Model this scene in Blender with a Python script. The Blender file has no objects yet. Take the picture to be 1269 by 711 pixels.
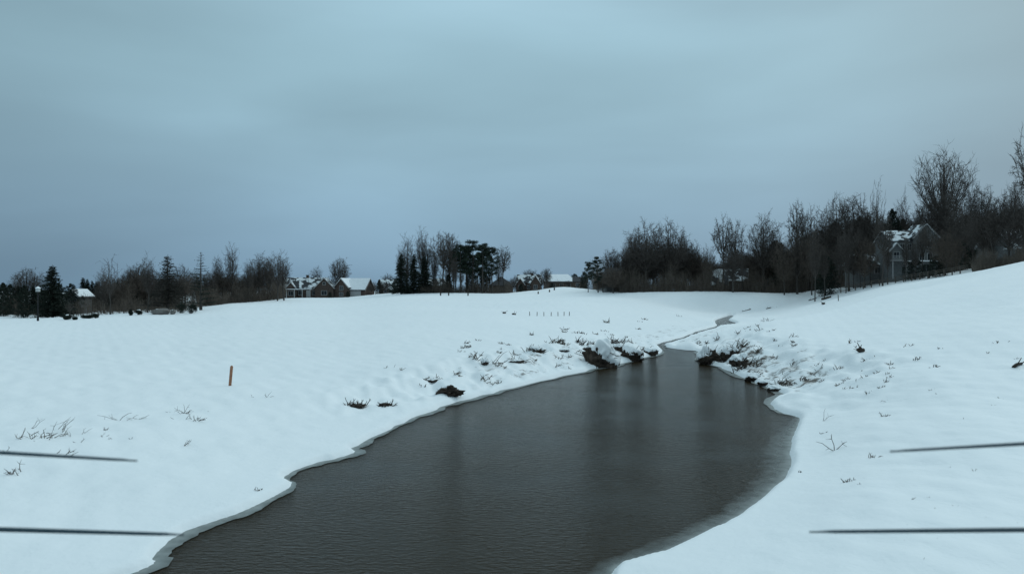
import bpy, math, random
import numpy as np
from mathutils import Vector, Matrix
R = math.radians
scene = bpy.context.scene
col = scene.collection

# ------------------------------------------------------------------ camera
F = 827.0; CX = 634.5; HY = 360.0; CZ = 5.5          # focal length and horizon row of the photograph (1269 wide)
cd = bpy.data.cameras.new('camera'); cam = bpy.data.objects.new('camera', cd); col.objects.link(cam)
cam.location = (0, 0, CZ); cam.rotation_euler = (R(90), 0, 0)
cd.sensor_width = 36; cd.lens = F / 1269 * 36; cd.shift_y = 4.5 / 1269
cd.clip_start = 0.02; cd.clip_end = 9000
cd.dof.use_dof = True; cd.dof.focus_distance = 60; cd.dof.aperture_fstop = 10
scene.camera = cam

# ------------------------------------------------------------------ world and sun
SUN_EL, SUN_AZ = 36, 50
w = bpy.data.worlds.new('World'); scene.world = w; w.use_nodes = True
nt = w.node_tree; nt.nodes.clear()
N = lambda t: nt.nodes.new(t)
def lk(a, b): nt.links.new(a, b)
out = N('ShaderNodeOutputWorld'); bg = N('ShaderNodeBackground'); lk(bg.outputs[0], out.inputs[0])
sky = N('ShaderNodeTexSky'); sky.sky_type = 'NISHITA'; sky.sun_disc = False
sky.sun_elevation = R(SUN_EL); sky.sun_rotation = R(SUN_AZ); sky.dust_density = 3; sky.ozone_density = 2
tc = N('ShaderNodeTexCoord'); sep = N('ShaderNodeSeparateXYZ'); lk(tc.outputs['Generated'], sep.inputs[0])
ramp = N('ShaderNodeValToRGB'); lk(sep.outputs[2], ramp.inputs[0])
cr = ramp.color_ramp; cr.interpolation = 'B_SPLINE'
stops = [(0.0, (.146, .244, .338)), (0.07, (.166, .274, .372)), (0.17, (.214, .340, .422)), (0.30, (.250, .398, .465)),
         (0.42, (.245, .385, .46)), (0.68, (.43, .60, .68)), (1.0, (.60, .80, .89))]
while len(cr.elements) < len(stops): cr.elements.new(0.5)
for e, (p, c) in zip(cr.elements, stops): e.position = p; e.color = (*c, 1)
mp = N('ShaderNodeMapping'); lk(tc.outputs['Generated'], mp.inputs[0]); mp.inputs['Scale'].default_value = (1.15, 1.15, 4.2)
mp.inputs['Rotation'].default_value = (R(3), R(-6), R(20)); mp.inputs['Location'].default_value = (.45, .2, .3)
ns = N('ShaderNodeTexNoise'); lk(mp.outputs[0], ns.inputs[0]); ns.inputs['Scale'].default_value = 1.5
ns.inputs['Detail'].default_value = 5; ns.inputs['Roughness'].default_value = .42; ns.inputs['Distortion'].default_value = .25
mr = N('ShaderNodeMapRange'); lk(ns.outputs[0], mr.inputs[0])
for i, v in enumerate((.3, .7, .86, 1.16)): mr.inputs[i + 1].default_value = v
# the cloud deck is thinner, and brighter, in one broad patch ahead
dt = N('ShaderNodeVectorMath'); dt.operation = 'DOT_PRODUCT'; lk(tc.outputs['Generated'], dt.inputs[0]); dt.inputs[1].default_value = Vector((.03, .95, .24)).normalized()
gl = N('ShaderNodeMapRange'); gl.interpolation_type = 'SMOOTHSTEP'; lk(dt.outputs['Value'], gl.inputs[0])
for i, v in enumerate((.76, 1.0, .95, 1.22)): gl.inputs[i + 1].default_value = v
gm = N('ShaderNodeMath'); gm.operation = 'MULTIPLY'; lk(gl.outputs[0], gm.inputs[0]); lk(mr.outputs[0], gm.inputs[1])
mul = N('ShaderNodeVectorMath'); mul.operation = 'SCALE'; lk(ramp.outputs[0], mul.inputs[0]); lk(gm.outputs[0], mul.inputs['Scale'])
sc2 = N('ShaderNodeVectorMath'); sc2.operation = 'SCALE'; lk(mul.outputs[0], sc2.inputs[0]); sc2.inputs['Scale'].default_value = 10.6
mix = N('ShaderNodeMix'); mix.data_type = 'RGBA'; mix.inputs[0].default_value = .94
lk(sky.outputs[0], mix.inputs[6]); lk(sc2.outputs[0], mix.inputs[7]); lk(mix.outputs[2], bg.inputs[0])
bg.inputs[1].default_value = 0.1
sl = bpy.data.lights.new('sun', 'SUN'); sl.energy = 0.85; sl.angle = R(25); sl.color = (.86, .98, 1.0)
so = bpy.data.objects.new('sun', sl); col.objects.link(so)
az = R(SUN_AZ); el = R(SUN_EL)
so.rotation_euler = Vector((math.sin(az) * math.cos(el), math.cos(az) * math.cos(el), math.sin(el))).to_track_quat('Z', 'Y').to_euler()
so.location = (0, 0, 60)
scene.view_settings.view_transform = 'Standard'; scene.view_settings.look = 'None'
scene.view_settings.exposure = 0.0; scene.view_settings.gamma = 1
scene.render.resolution_x = 1024; scene.render.resolution_y = 573
scene.render.engine = 'CYCLES'

# ------------------------------------------------------------------ helpers
def mat(name, c, rough=.9, c2=None, nscale=4, bump=0, bscale=20, spec=.3, **kw):
    m = bpy.data.materials.new(name); m.use_nodes = True; t = m.node_tree; b = t.nodes['Principled BSDF']
    b.inputs['Base Color'].default_value = (*c, 1); b.inputs['Roughness'].default_value = rough
    b.inputs['Specular IOR Level'].default_value = spec
    tcn = t.nodes.new('ShaderNodeTexCoord')
    if c2:
        n = t.nodes.new('ShaderNodeTexNoise'); n.inputs['Scale'].default_value = nscale; n.inputs['Detail'].default_value = 5
        t.links.new(tcn.outputs['Object'], n.inputs[0])
        r = t.nodes.new('ShaderNodeMapRange'); t.links.new(n.outputs[0], r.inputs[0])
        lo, hi = kw.get('edges', (.35, .65)); r.inputs[1].default_value = lo; r.inputs[2].default_value = hi
        x = t.nodes.new('ShaderNodeMix'); x.data_type = 'RGBA'; x.inputs[6].default_value = (*c, 1); x.inputs[7].default_value = (*c2, 1)
        t.links.new(r.outputs[0], x.inputs[0]); t.links.new(x.outputs[2], b.inputs['Base Color'])
    if bump:
        n = t.nodes.new('ShaderNodeTexNoise'); n.inputs['Scale'].default_value = bscale; n.inputs['Detail'].default_value = 6
        t.links.new(tcn.outputs['Object'], n.inputs[0])
        q = t.nodes.new('ShaderNodeBump'); q.inputs['Strength'].default_value = bump; q.inputs['Distance'].default_value = kw.get('bdist', .05)
        t.links.new(n.outputs[0], q.inputs['Height']); t.links.new(q.outputs[0], b.inputs['Normal'])
    return m

class MB:
    def __init__(s): s.v = []; s.f = []
    def box(s, c, d, M=None):
        i = len(s.v); x, y, z = c; a, b, e = d[0] / 2, d[1] / 2, d[2] / 2
        pts = [Vector((x + p * a, y + q * b, z + r * e)) for p in (-1, 1) for q in (-1, 1) for r in (-1, 1)]
        if M: pts = [M @ p for p in pts]
        s.v += [tuple(p) for p in pts]
        s.f += [tuple(i + k for k in q) for q in ((0, 1, 3, 2), (4, 6, 7, 5), (0, 4, 5, 1), (2, 3, 7, 6), (0, 2, 6, 4), (1, 5, 7, 3))]
        return s
    def tube(s, pts, rad, n=3, cap=False):
        prev = None
        for k, p in enumerate(pts):
            a = pts[max(k - 1, 0)]; b = pts[min(k + 1, len(pts) - 1)]
            d = (b - a)
            d = d.normalized() if d.length > 1e-9 else Vector((0, 0, 1))
            u = d.cross(Vector((.31, .9, .17))); u = u.normalized() if u.length > 1e-6 else Vector((1, 0, 0)); v = d.cross(u)
            i = len(s.v)
            for j in range(n):
                t = 2 * math.pi * j / n
                q = p + (u * math.cos(t) + v * math.sin(t)) * rad[k]
                s.v.append((q.x, q.y, q.z))
            if prev is not None:
                for j in range(n): s.f.append((prev + j, prev + (j + 1) % n, i + (j + 1) % n, i + j))
            elif cap: s.f.append(tuple(i + j for j in range(n))[::-1])
            prev = i
        if cap: s.f.append(tuple(prev + j for j in range(n)))
        return s
    def poly(s, pts):
        i = len(s.v); s.v += [tuple(p) for p in pts]; s.f.append(tuple(range(i, i + len(pts)))); return s
    def prism(s, pts, off):
        i = len(s.v); n = len(pts); off = Vector(off)
        s.v += [tuple(p) for p in pts] + [tuple(Vector(p) + off) for p in pts]
        s.f.append(tuple(range(i, i + n))[::-1]); s.f.append(tuple(range(i + n, i + 2 * n)))
        for j in range(n): s.f.append((i + j, i + (j + 1) % n, i + n + (j + 1) % n, i + n + j))
        return s
    def blob(s, c, rad, rng, rough=.25, nu=18, nv=11, zmin=-9):
        ph = [(rng.uniform(0, 6.3), rng.uniform(0, 6.3), rng.uniform(0, 6.3), Vector((rng.gauss(0, 1), rng.gauss(0, 1), rng.gauss(0, 1)))) for _ in range(7)]
        i = len(s.v)
        for a in range(nv + 1):
            th = math.pi * a / nv
            for b in range(nu):
                f = 2 * math.pi * b / nu
                n = Vector((math.sin(th) * math.cos(f), math.sin(th) * math.sin(f), math.cos(th)))
                k = 1 + rough * sum(math.sin(1.4 * (j * .7 + 1) * n.dot(q[3]) + q[0]) / (1 + j * .5) for j, q in enumerate(ph)) * .5
                s.v.append((c[0] + n.x * rad[0] * k, c[1] + n.y * rad[1] * k, max(c[2] + n.z * rad[2] * k, zmin)))
        for a in range(nv):
            for b in range(nu): s.f.append((i + a * nu + b, i + (a + 1) * nu + b, i + (a + 1) * nu + (b + 1) % nu, i + a * nu + (b + 1) % nu))
        return s
    def mesh(s, name, m, smooth=False):
        me = bpy.data.meshes.new(name); me.from_pydata(s.v, [], s.f); me.update()
        ms = m if isinstance(m, (list, tuple)) else [m]
        for q in ms: me.materials.append(q)
        if smooth: me.polygons.foreach_set('use_smooth', [True] * len(me.polygons))
        return me
    def build(s, name, m, parent=None, smooth=False):
        o = bpy.data.objects.new(name, s.mesh(name, m, smooth)); col.objects.link(o)
        if parent: o.parent = parent
        return o

def tag(o, label=None, cat=None, group=None, kind=None):
    for k, v in (('label', label), ('category', cat), ('group', group), ('kind', kind)):
        if v: o[k] = v
    return o
def empty(name, loc=(0, 0, 0), rz=0):
    o = bpy.data.objects.new(name, None); col.objects.link(o); o.location = loc; o.rotation_euler = (0, 0, rz); o.empty_display_size = .3
    return o
def copy_tree(o, parent=None):
    c = o.copy(); col.objects.link(c); c.parent = parent
    for ch in list(o.children): copy_tree(ch, c)
    return c

# ------------------------------------------------------------------ materials
M_snow = mat('snow', (.85, .87, .88), .75, (.88, .895, .90), .6, bump=.35, bscale=5, spec=.25, bdist=.04)
M_snowroof = mat('roof_snow', (.86, .88, .90), .8, (.80, .82, .84), 1.5)
M_bark = mat('bark', (.050, .044, .040), .95, (.080, .070, .062), 6)
M_twig = mat('twigs', (.058, .050, .045), .95, (.090, .075, .066), 3)
M_twig_tan = mat('tan_twigs', (.080, .064, .053), .95, (.115, .090, .073), 3)
M_needle = mat('needles', (.012, .018, .014), .9, (.022, .032, .022), 3)
M_needle2 = mat('pine_needles', (.014, .024, .018), .9, (.028, .040, .026), 3)
M_russet = mat('russet_needles', (.042, .034, .028), .9, (.03, .03, .024), 3)
M_brush = mat('brush', (.072, .060, .050), .95, (.115, .092, .074), .4)
M_earth = mat('earth', (.028, .020, .016), .95, (.075, .055, .042), 5, bump=.8, bscale=9, bdist=.1)
M_grass = mat('dead_grass', (.12, .095, .065), .95, (.045, .036, .028), 3)
M_reed = mat('dark_stalks', (.035, .028, .024), .95, (.07, .055, .042), 5)
M_orange = mat('orange_wood', (.40, .19, .11), .8, (.27, .13, .08), 12)
M_wood = mat('grey_wood', (.12, .10, .085), .9, (.07, .06, .05), 12)
M_brick = mat('brick', (.06, .042, .036), .9, (.09, .064, .053), 2.5)
M_brick2 = mat('tan_brick', (.085, .064, .053), .9, (.115, .088, .073), 2.5)
M_siding = mat('siding', (.15, .15, .145), .8, (.12, .12, .12), 2)
M_gsiding = mat('grey_siding', (.16, .165, .165), .8, (.125, .13, .13), 2)
M_white = mat('white_paint', (.36, .36, .36), .6)
M_glass = mat('window_glass', (.02, .024, .028), .12, spec=.6)
M_lampglass = mat('lantern_glass', (.4, .42, .42), .4)
M_shingle = mat('shingle', (.035, .036, .04), .9, (.055, .056, .06), 3)
M_shingle_snow = mat('shingle_part_snow', (.04, .042, .046), .9, (.66, .69, .71), .55, edges=(.49, .53))
M_stone = mat('stone', (.12, .115, .11), .9, (.2, .19, .175), 6, bump=.4)
M_black = mat('black_metal', (.01, .01, .012), .5)
M_blade = mat('blade_plastic', (.022, .05, .066), .75)
M_drone = mat('drone_shell', (.05, .055, .06), .5)

# snow ground: white snow, with thin patches on the creek banks where dead grass and soil show through
def snow_ground():
    m = bpy.data.materials.new('snow_ground'); m.use_nodes = True; t = m.node_tree; b = t.nodes['Principled BSDF']
    b.inputs['Roughness'].default_value = .7; b.inputs['Specular IOR Level'].default_value = .25
    tcn = t.nodes.new('ShaderNodeTexCoord')
    def noise(s, d=5, rr=.5, vec=None):
        n = t.nodes.new('ShaderNodeTexNoise'); n.inputs['Scale'].default_value = s; n.inputs['Detail'].default_value = d
        n.inputs['Roughness'].default_value = rr; t.links.new(vec or tcn.outputs['Object'], n.inputs[0]); return n
    a = t.nodes.new('ShaderNodeAttribute'); a.attribute_name = 'thin'
    n1 = noise(1.1, 8, .68); n2 = noise(.12, 4)
    add = t.nodes.new('ShaderNodeMath'); add.operation = 'ADD'; t.links.new(n1.outputs[0], add.inputs[0]); t.links.new(a.outputs['Fac'], add.inputs[1])
    r = t.nodes.new('ShaderNodeMapRange'); t.links.new(add.outputs[0], r.inputs[0]); r.inputs[1].default_value = 1.03; r.inputs[2].default_value = 1.16
    base = t.nodes.new('ShaderNodeMix'); base.data_type = 'RGBA'; base.inputs[6].default_value = (.84, .865, .88, 1); base.inputs[7].default_value = (.88, .895, .90, 1)
    t.links.new(n2.outputs[0], base.inputs[0])
    n3 = noise(4, 4); gr = t.nodes.new('ShaderNodeMix'); gr.data_type = 'RGBA'
    gr.inputs[6].default_value = (.045, .036, .028, 1); gr.inputs[7].default_value = (.19, .165, .14, 1); t.links.new(n3.outputs[0], gr.inputs[0])
    x = t.nodes.new('ShaderNodeMix'); x.data_type = 'RGBA'; t.links.new(r.outputs[0], x.inputs[0])
    t.links.new(base.outputs[2], x.inputs[6]); t.links.new(gr.outputs[2], x.inputs[7]); t.links.new(x.outputs[2], b.inputs['Base Color'])
    nb = noise(2.2, 7, .55); q = t.nodes.new('ShaderNodeBump'); q.inputs['Strength'].default_value = .75; q.inputs['Distance'].default_value = .06
    t.links.new(nb.outputs[0], q.inputs['Height']); t.links.new(q.outputs[0], b.inputs['Normal'])
    return m
M_ground = snow_ground()

def water_mat():
    m = bpy.data.materials.new('pond_water'); m.use_nodes = True; t = m.node_tree; b = t.nodes['Principled BSDF']
    b.inputs['Roughness'].default_value = .12; b.inputs['IOR'].default_value = 1.33; b.inputs['Specular IOR Level'].default_value = .15
    tcn = t.nodes.new('ShaderNodeTexCoord')
    n0 = t.nodes.new('ShaderNodeTexNoise'); n0.inputs['Scale'].default_value = .12; n0.inputs['Detail'].default_value = 3
    t.links.new(tcn.outputs['Object'], n0.inputs[0])
    x = t.nodes.new('ShaderNodeMix'); x.data_type = 'RGBA'; x.inputs[6].default_value = (.023, .0165, .0085, 1); x.inputs[7].default_value = (.033, .0235, .0125, 1)
    t.links.new(n0.outputs[0], x.inputs[0]); t.links.new(x.outputs[2], b.inputs['Base Color'])
    mpn = t.nodes.new('ShaderNodeMapping'); t.links.new(tcn.outputs['Object'], mpn.inputs[0])
    mpn.inputs['Rotation'].default_value = (0, 0, R(12)); mpn.inputs['Scale'].default_value = (1.0, 2.6, 1)
    n1 = t.nodes.new('ShaderNodeTexNoise'); n1.inputs['Scale'].default_value = 4.2; n1.inputs['Detail'].default_value = 4; n1.inputs['Roughness'].default_value = .55
    n1.inputs['Distortion'].default_value = .4
    t.links.new(mpn.outputs[0], n1.inputs[0])
    # gusts: wind ripples come in patches, stronger in the near left of the pond
    n2 = t.nodes.new('ShaderNodeTexNoise'); n2.inputs['Scale'].default_value = .22; n2.inputs['Detail'].default_value = 2
    t.links.new(tcn.outputs['Object'], n2.inputs[0])
    r = t.nodes.new('ShaderNodeMapRange'); t.links.new(n2.outputs[0], r.inputs[0])
    for i, v in enumerate((.38, .65, .55, 1.6)): r.inputs[i + 1].default_value = v
    mu = t.nodes.new('ShaderNodeMath'); mu.operation = 'MULTIPLY'; t.links.new(n1.outputs[0], mu.inputs[0]); t.links.new(r.outputs[0], mu.inputs[1])
    q = t.nodes.new('ShaderNodeBump'); q.inputs['Strength'].default_value = .95; q.inputs['Distance'].default_value = .05
    t.links.new(mu.outputs[0], q.inputs['Height']); t.links.new(q.outputs[0], b.inputs['Normal'])
    return m

def ice_mat():
    m = bpy.data.materials.new('thin_ice'); m.use_nodes = True; t = m.node_tree; b = t.nodes['Principled BSDF']
    b.inputs['Roughness'].default_value = .45
    a = t.nodes.new('ShaderNodeAttribute'); a.attribute_name = 'thin'
    tcn = t.nodes.new('ShaderNodeTexCoord'); n = t.nodes.new('ShaderNodeTexNoise'); n.inputs['Scale'].default_value = 3; n.inputs['Detail'].default_value = 6
    t.links.new(tcn.outputs['Object'], n.inputs[0])
    x = t.nodes.new('ShaderNodeMix'); x.data_type = 'RGBA'; x.inputs[6].default_value = (.30, .32, .31, 1); x.inputs[7].default_value = (.12, .135, .125, 1)
    t.links.new(n.outputs[0], x.inputs[0]); t.links.new(x.outputs[2], b.inputs['Base Color'])
    # clear thin ice towards the open water, white towards the bank
    s = t.nodes.new('ShaderNodeMath'); s.operation = 'MULTIPLY_ADD'; t.links.new(n.outputs[0], s.inputs[0]); s.inputs[1].default_value = .5; s.inputs[2].default_value = -.25
    s2 = t.nodes.new('ShaderNodeMath'); s2.operation = 'SUBTRACT'; s2.use_clamp = True; t.links.new(s.outputs[0], s2.inputs[1]); t.links.new(a.outputs['Fac'], s2.inputs[0])
    t.links.new(s2.outputs[0], b.inputs['Alpha'])
    return m

# ------------------------------------------------------------------ pond outline (ground plan in metres)
def px2w(px, py, z=0.0):
    Y = (CZ - z) * F / (py - HY); return ((px - CX) / F * Y, Y)
shore_px = [(165,711),(192,690),(222,664),(262,648),(300,635),(338,617),(362,601),(352,592),(380,578),(412,570),(440,561),(436,556),(470,539),(500,525),
 (540,508),(580,495),(625,484),(680,470),(735,458),(770,451),(800,443),(818,438),(817,431),(813,427.5),(832,422),(846,418),(862,411.8),(880,407),(889,403.5),(886,400),(892,395),(908,390.5),
 (909,392.5),(903,397),(913,400.5),(907,403.2),(894,405),(882,409),(864,414.2),(848,420.3),(834,425),(825,430),(846,433.5),(866,436),(872,449),(892,455),(915,465),(938,475),(955,482),(968,487),(974,490),(958,496),(957,505),(970,512),(991,518),
 (987,531),(981,546),(979,560),(980,574),(970,594),(948,615),(915,639),(880,658),(820,686),(755,711)]
near = [(-9.4,9.2),(-10.5,4.5),(-9,-1),(-5,-5),(0,-6),(3,-3),(3,2),(2.2,7),(1.9,10.5)]
P0 = [px2w(*p) for p in shore_px]
P0 = P0 + near[::-1]
def catmull(P, n=4):
    o = []; L = len(P)
    for i in range(L):
        a, b, c, d = (np.array(P[(i + k - 1) % L]) for k in range(4))
        for j in range(n):
            t = j / n
            o.append(.5 * ((2 * b) + (c - a) * t + (2 * a - 5 * b + 4 * c - d) * t * t + (3 * b - a - 3 * c + d) * t ** 3))
    return np.array(o)
POND = catmull(P0, 4)
rs = np.random.RandomState(5)
seglen = np.linalg.norm(np.roll(POND, -1, 0) - POND, axis=1)
# small natural wobble of the shoreline
POND = POND + rs.normal(0, 1, POND.shape) * np.where((POND[:, 0] > 1) & (POND[:, 1] < 30), .02, np.minimum(seglen * .10, .12))[:, None]

def sdist(X, Y):
    X = np.asarray(X, float); Y = np.asarray(Y, float)
    best = np.full(X.shape, 1e9); inside = np.zeros(X.shape, bool)
    n = len(POND)
    for i in range(n):
        x0, y0 = POND[i]; x1, y1 = POND[(i + 1) % n]; dx, dy = x1 - x0, y1 - y0
        t = np.clip(((X - x0) * dx + (Y - y0) * dy) / (dx * dx + dy * dy + 1e-12), 0, 1)
        d = (X - x0 - t * dx) ** 2 + (Y - y0 - t * dy) ** 2
        best = np.minimum(best, d)
        if abs(dy) > 1e-12:
            c = ((y0 > Y) != (y1 > Y)) & (X < dx * (Y - y0) / dy + x0); inside ^= c
    best = np.sqrt(best)
    return np.where(inside, -best, best)
def sst(x, a, b):
    t = np.clip((x - a) / (b - a), 0, 1); return t * t * (3 - 2 * t)

# crest of the snow field: photo column -> (row of the crest, depth in metres)
crest = [(-600,402,95),(-250,400,100),(0,398,108),(60,397,110),(120,393,118),(170,388,125),(240,386.5,135),(262,378,150),(355,371.5,182),(440,369,220),(470,364.5,220),(520,363.5,200),(600,364,195),(630,363.5,195),
         (655,362,210),(680,358,230),(700,354.5,240),(722,355.5,235),(740,361,190),(770,364,165),(850,362,160),(960,362.5,160),(1010,361.5,150),(1050,360.3,138),(1085,356,128),(1150,348,118),(1210,337.5,110),(1269,325,104),(1500,290,95),(2200,250,80)]
ca = np.array([math.atan((c[0] - CX) / F) for c in crest]); cy = np.array([c[1] for c in crest], float); cR = np.array([c[2] for c in crest], float)
def waves(X, Y, seed, n, wl, amp):
    r = np.random.RandomState(seed); o = np.zeros_like(X)
    for _ in range(n):
        a = r.uniform(0, 6.283); k = 6.283 / (wl * r.uniform(.6, 1.6)); o = o + np.sin(k * (X * math.cos(a) + Y * math.sin(a)) + r.uniform(0, 6.283) + .8 * np.sin(.37 * k * (X * math.sin(a) - Y * math.cos(a))))
    return amp * o / math.sqrt(n)
def height(X, Y, d=None):
    X = np.asarray(X, float); Y = np.asarray(Y, float)
    if d is None: d = sdist(X, Y)
    a = np.arctan2(X, np.maximum(Y, 1e-3)); a = np.where(Y <= 0, np.sign(X) * 1.45, a)
    row = sum(np.interp(a + k, ca, cy) for k in (-.03, -.02, -.01, 0, .01, .02, .03)) / 7; Yc = sum(np.interp(a + k, ca, cR) for k in (-.03, -.02, -.01, 0, .01, .02, .03)) / 7
    zc = CZ - (row - HY) / F * Yc
    dep = np.maximum(Y, 0)
    z1 = .75
    t = np.clip((dep - 14) / (Yc - 14), 0, None)
    right = sst(a, .12, .5)
    tt = np.clip(t, 0, 1); e = 1.25
    prof = tt ** e
    zin = z1 + (zc - z1) * (prof * (1 - right) + right * (0.35 * tt + .65 * np.sin(tt * math.pi / 2) ** 1.2))
    beyond = np.maximum(dep - Yc, 0)
    slope = np.where(row < HY + 4, -(row - HY) / F - .010, -0.002)
    slope = np.where(slope > 0, slope * .75, slope)
    bump_ = sst(a, .40, .46) * (1 - sst(a, .60, .64)) * np.minimum(beyond, 24) * (-(row - HY) / F + .03 - slope)
    zb = zc + bump_ + slope * np.minimum(beyond, 90) - .004 * np.maximum(beyond - 90, 0)
    z = np.where(dep < Yc, zin, zb)
    bw = 5.5 + 26 * sst(Y, 52, 100) + 4.0 * sst(-X, 2, 14)
    f = np.maximum(sst(d, -.6, bw), sst(Y, 144, 164) * sst(d, 0, 10))
    z = z * (f * .93 + .07 * sst(d, -.05, .3)) + .10 * sst(d, -.02, .18)
    g = sst(d, .3, 3)
    z = z + g * (waves(X, Y, 1, 5, 26, .16) + waves(X, Y, 2, 6, 7, .068) * sst(-Y, -90, -20) + waves(X, Y, 3, 7, 1.6, .022))
    lump = sst(d, .2, .9) * (1 - sst(d, 3.5, 7)) * sst(Y, 24, 36) * (1 - sst(Y, 62, 85))
    z = z + lump * (waves(X, Y, 4, 7, 2.4, .14) + waves(X, Y, 6, 7, .9, .055))
    # the steep cut bank on the right at the head of the pond
    z = np.where(d < 0, np.maximum(-1.0, d * 1.2), np.maximum(z, .03))
    return z

def make_ground():
    fa = np.radians(np.arange(-43, 43.001, .125)); co = np.radians(np.arange(46, 314.1, 3.0))
    A = np.concatenate([fa, co])
    rr = [1.5]
    while rr[-1] < 4500:
        r = rr[-1]; k = 1.05 if r < 8 else 1.009 if r < 62 else 1.013 if r < 150 else 1.02 if r < 320 else 1.12
        rr.append(r * k)
    RR = np.array(rr); nA, nR = len(A), len(RR)
    X = RR[:, None] * np.sin(A)[None]; Y = RR[:, None] * np.cos(A)[None]
    D = np.full(X.shape, 50.0); msk = (RR < 190)
    D[msk] = sdist(X[msk], Y[msk])
    Z = height(X, Y, D)
    V = np.stack([X, Y, Z], -1).reshape(-1, 3)
    V = np.vstack([V, [[0, 0, -1.0]]]); c = len(V) - 1
    i = np.arange(nR - 1)[:, None] * nA; j = np.arange(nA)[None]; j2 = (j + 1) % nA
    Fq = np.stack([i + j, i + nA + j, i + nA + j2, i + j2], -1).reshape(-1, 4)[:, ::-1]
    tri = np.stack([np.full(nA, c), np.arange(nA), (np.arange(nA) + 1) % nA], -1)[:, ::-1]
    me = bpy.data.meshes.new('snow_field')
    me.vertices.add(len(V)); me.vertices.foreach_set('co', V.ravel())
    nl = Fq.size + tri.size; me.loops.add(nl); me.loops.foreach_set('vertex_index', np.concatenate([Fq.ravel(), tri.ravel()]))
    npoly = len(Fq) + len(tri); me.polygons.add(npoly)
    me.polygons.foreach_set('loop_start', np.concatenate([np.arange(len(Fq)) * 4, Fq.size + np.arange(len(tri)) * 3]))
    me.update(calc_edges=True); me.validate()
    me.polygons.foreach_set('use_smooth', [True] * len(me.polygons))
    at = me.attributes.new('thin', 'FLOAT', 'POINT')
    # how thin the snow lies: only on the banks round the head of the pond and the creek
    px = CX + X / np.maximum(Y, 1) * F
    th = sst(D, .15, .8) * (1 - sst(D, 3.0, 9)) * sst(Y, 30, 40) * (1 - sst(Y, 90, 130)) * .475
    th = np.where(X > 8, np.maximum(th, sst(D, .1, .4) * (1 - sst(D, 2.2, 5)) * sst(Y, 31, 36) * (1 - sst(Y, 52, 60)) * .56), th)
    th = np.maximum(th, sst(D, 8, 18) * (1 - sst(D, 30, 45)) * sst(X, 0, 20) * sst(Y, 25, 40) * (1 - sst(Y, 70, 100)) * .37)
    th = np.where(D < 0, .0, th)
    at.data.foreach_set('value', np.append(th.ravel(), 0).astype(np.float32))
    me.materials.append(M_ground)
    o = bpy.data.objects.new('snow_field', me); col.objects.link(o); tag(o, kind='structure')
make_ground()
o = MB().poly([(-45, -25, 0), (60, -25, 0), (60, 175, 0), (-45, 175, 0)]).build('water', water_mat()); tag(o, kind='structure')

def at(px, py):
    """point of the ground seen at a photo pixel"""
    dx = (px - CX) / F; dz = -(py - HY) / F
    Y = np.concatenate([np.arange(8, 80, .1), np.arange(80, 330, .5)])
    X = Y * dx; z = height(X, Y); ray = CZ + dz * Y
    k = np.argmax(ray <= z) if (ray <= z).any() else len(Y) - 1
    return Vector((X[k], Y[k], max(z[k], 0.0)))
def gz(x, y): return float(height(np.array([x]), np.array([y]))[0])
def atd(px, Y):
    x = (px - CX) / F * Y; return Vector((x, Y, gz(x, Y)))

# thin ice along the shore
def make_ice():
    n = len(POND); nxt = np.roll(POND, -1, 0); prv = np.roll(POND, 1, 0)
    tg = nxt - prv; tg /= np.linalg.norm(tg, axis=1)[:, None] + 1e-9
    nr = np.stack([tg[:, 1], -tg[:, 0]], 1)
    tst = sdist(POND[:, 0] + nr[:, 0] * .05, POND[:, 1] + nr[:, 1] * .05)
    nr = np.where((tst > 0)[:, None], -nr, nr)         # pointing into the water
    v = []; f = []; th = []
    pts = []; r = random.Random(3)
    for i in range(n):
        a = POND[i]; b = nxt[i]; na = nr[i]; nb = nr[(i + 1) % n]; L = np.linalg.norm(b - a); m = max(1, int(L / .12))
        for j in range(m): t = j / m; pts.append((a * (1 - t) + b * t, na * (1 - t) + nb * t))
    s = 0
    rows = []
    for i, (p, q) in enumerate(pts):
        x, y = p
        if y < 5 or y > 60: wd = .05
        elif x < -3: wd = .24 + .10 * math.sin(i * .11) + .05 * math.sin(i * .57) + r.uniform(-.025, .025)
        elif x < 6 and y > 25: wd = .30 + .12 * math.sin(i * .05)
        elif x > 1 and y < 30: wd = .36 + .62 * math.exp(-((y - 21) / 4.5) ** 2) + .12 * math.sin(i * .07) + .05 * math.sin(i * .4)
        else: wd = .35 + .15 * math.sin(i * .09)
        rows.append((p, q, max(wd, .03)))
    for p, q, wd in rows:
        soft = p[0] > 1 and p[1] < 30
        for k, (u, al) in enumerate(((-.35, 1), (.0, 1), (.25, .95 if not soft else .6), (.6, .85 if not soft else .34), (1.0, .75 if not soft else .0))):
            dd = u * wd if u > 0 else u * .9
            z = .022 if not soft else .012
            v.append((p[0] + q[0] * dd, p[1] + q[1] * dd, z)); th.append(al)
    m = len(rows)
    for i in range(m):
        for k in range(4): f.append((i * 5 + k, i * 5 + k + 1, ((i + 1) % m) * 5 + k + 1, ((i + 1) % m) * 5 + k))
    me = bpy.data.meshes.new('shore_ice'); me.from_pydata(v, [], f); me.materials.append(ice_mat())
    at_ = me.attributes.new('thin', 'FLOAT', 'POINT'); at_.data.foreach_set('value', th)
    o = bpy.data.objects.new('shore_ice', me); col.objects.link(o)
    tag(o, 'thin grey ice frozen along the edge of the pond', 'ice', kind='stuff')
make_ice()

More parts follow.
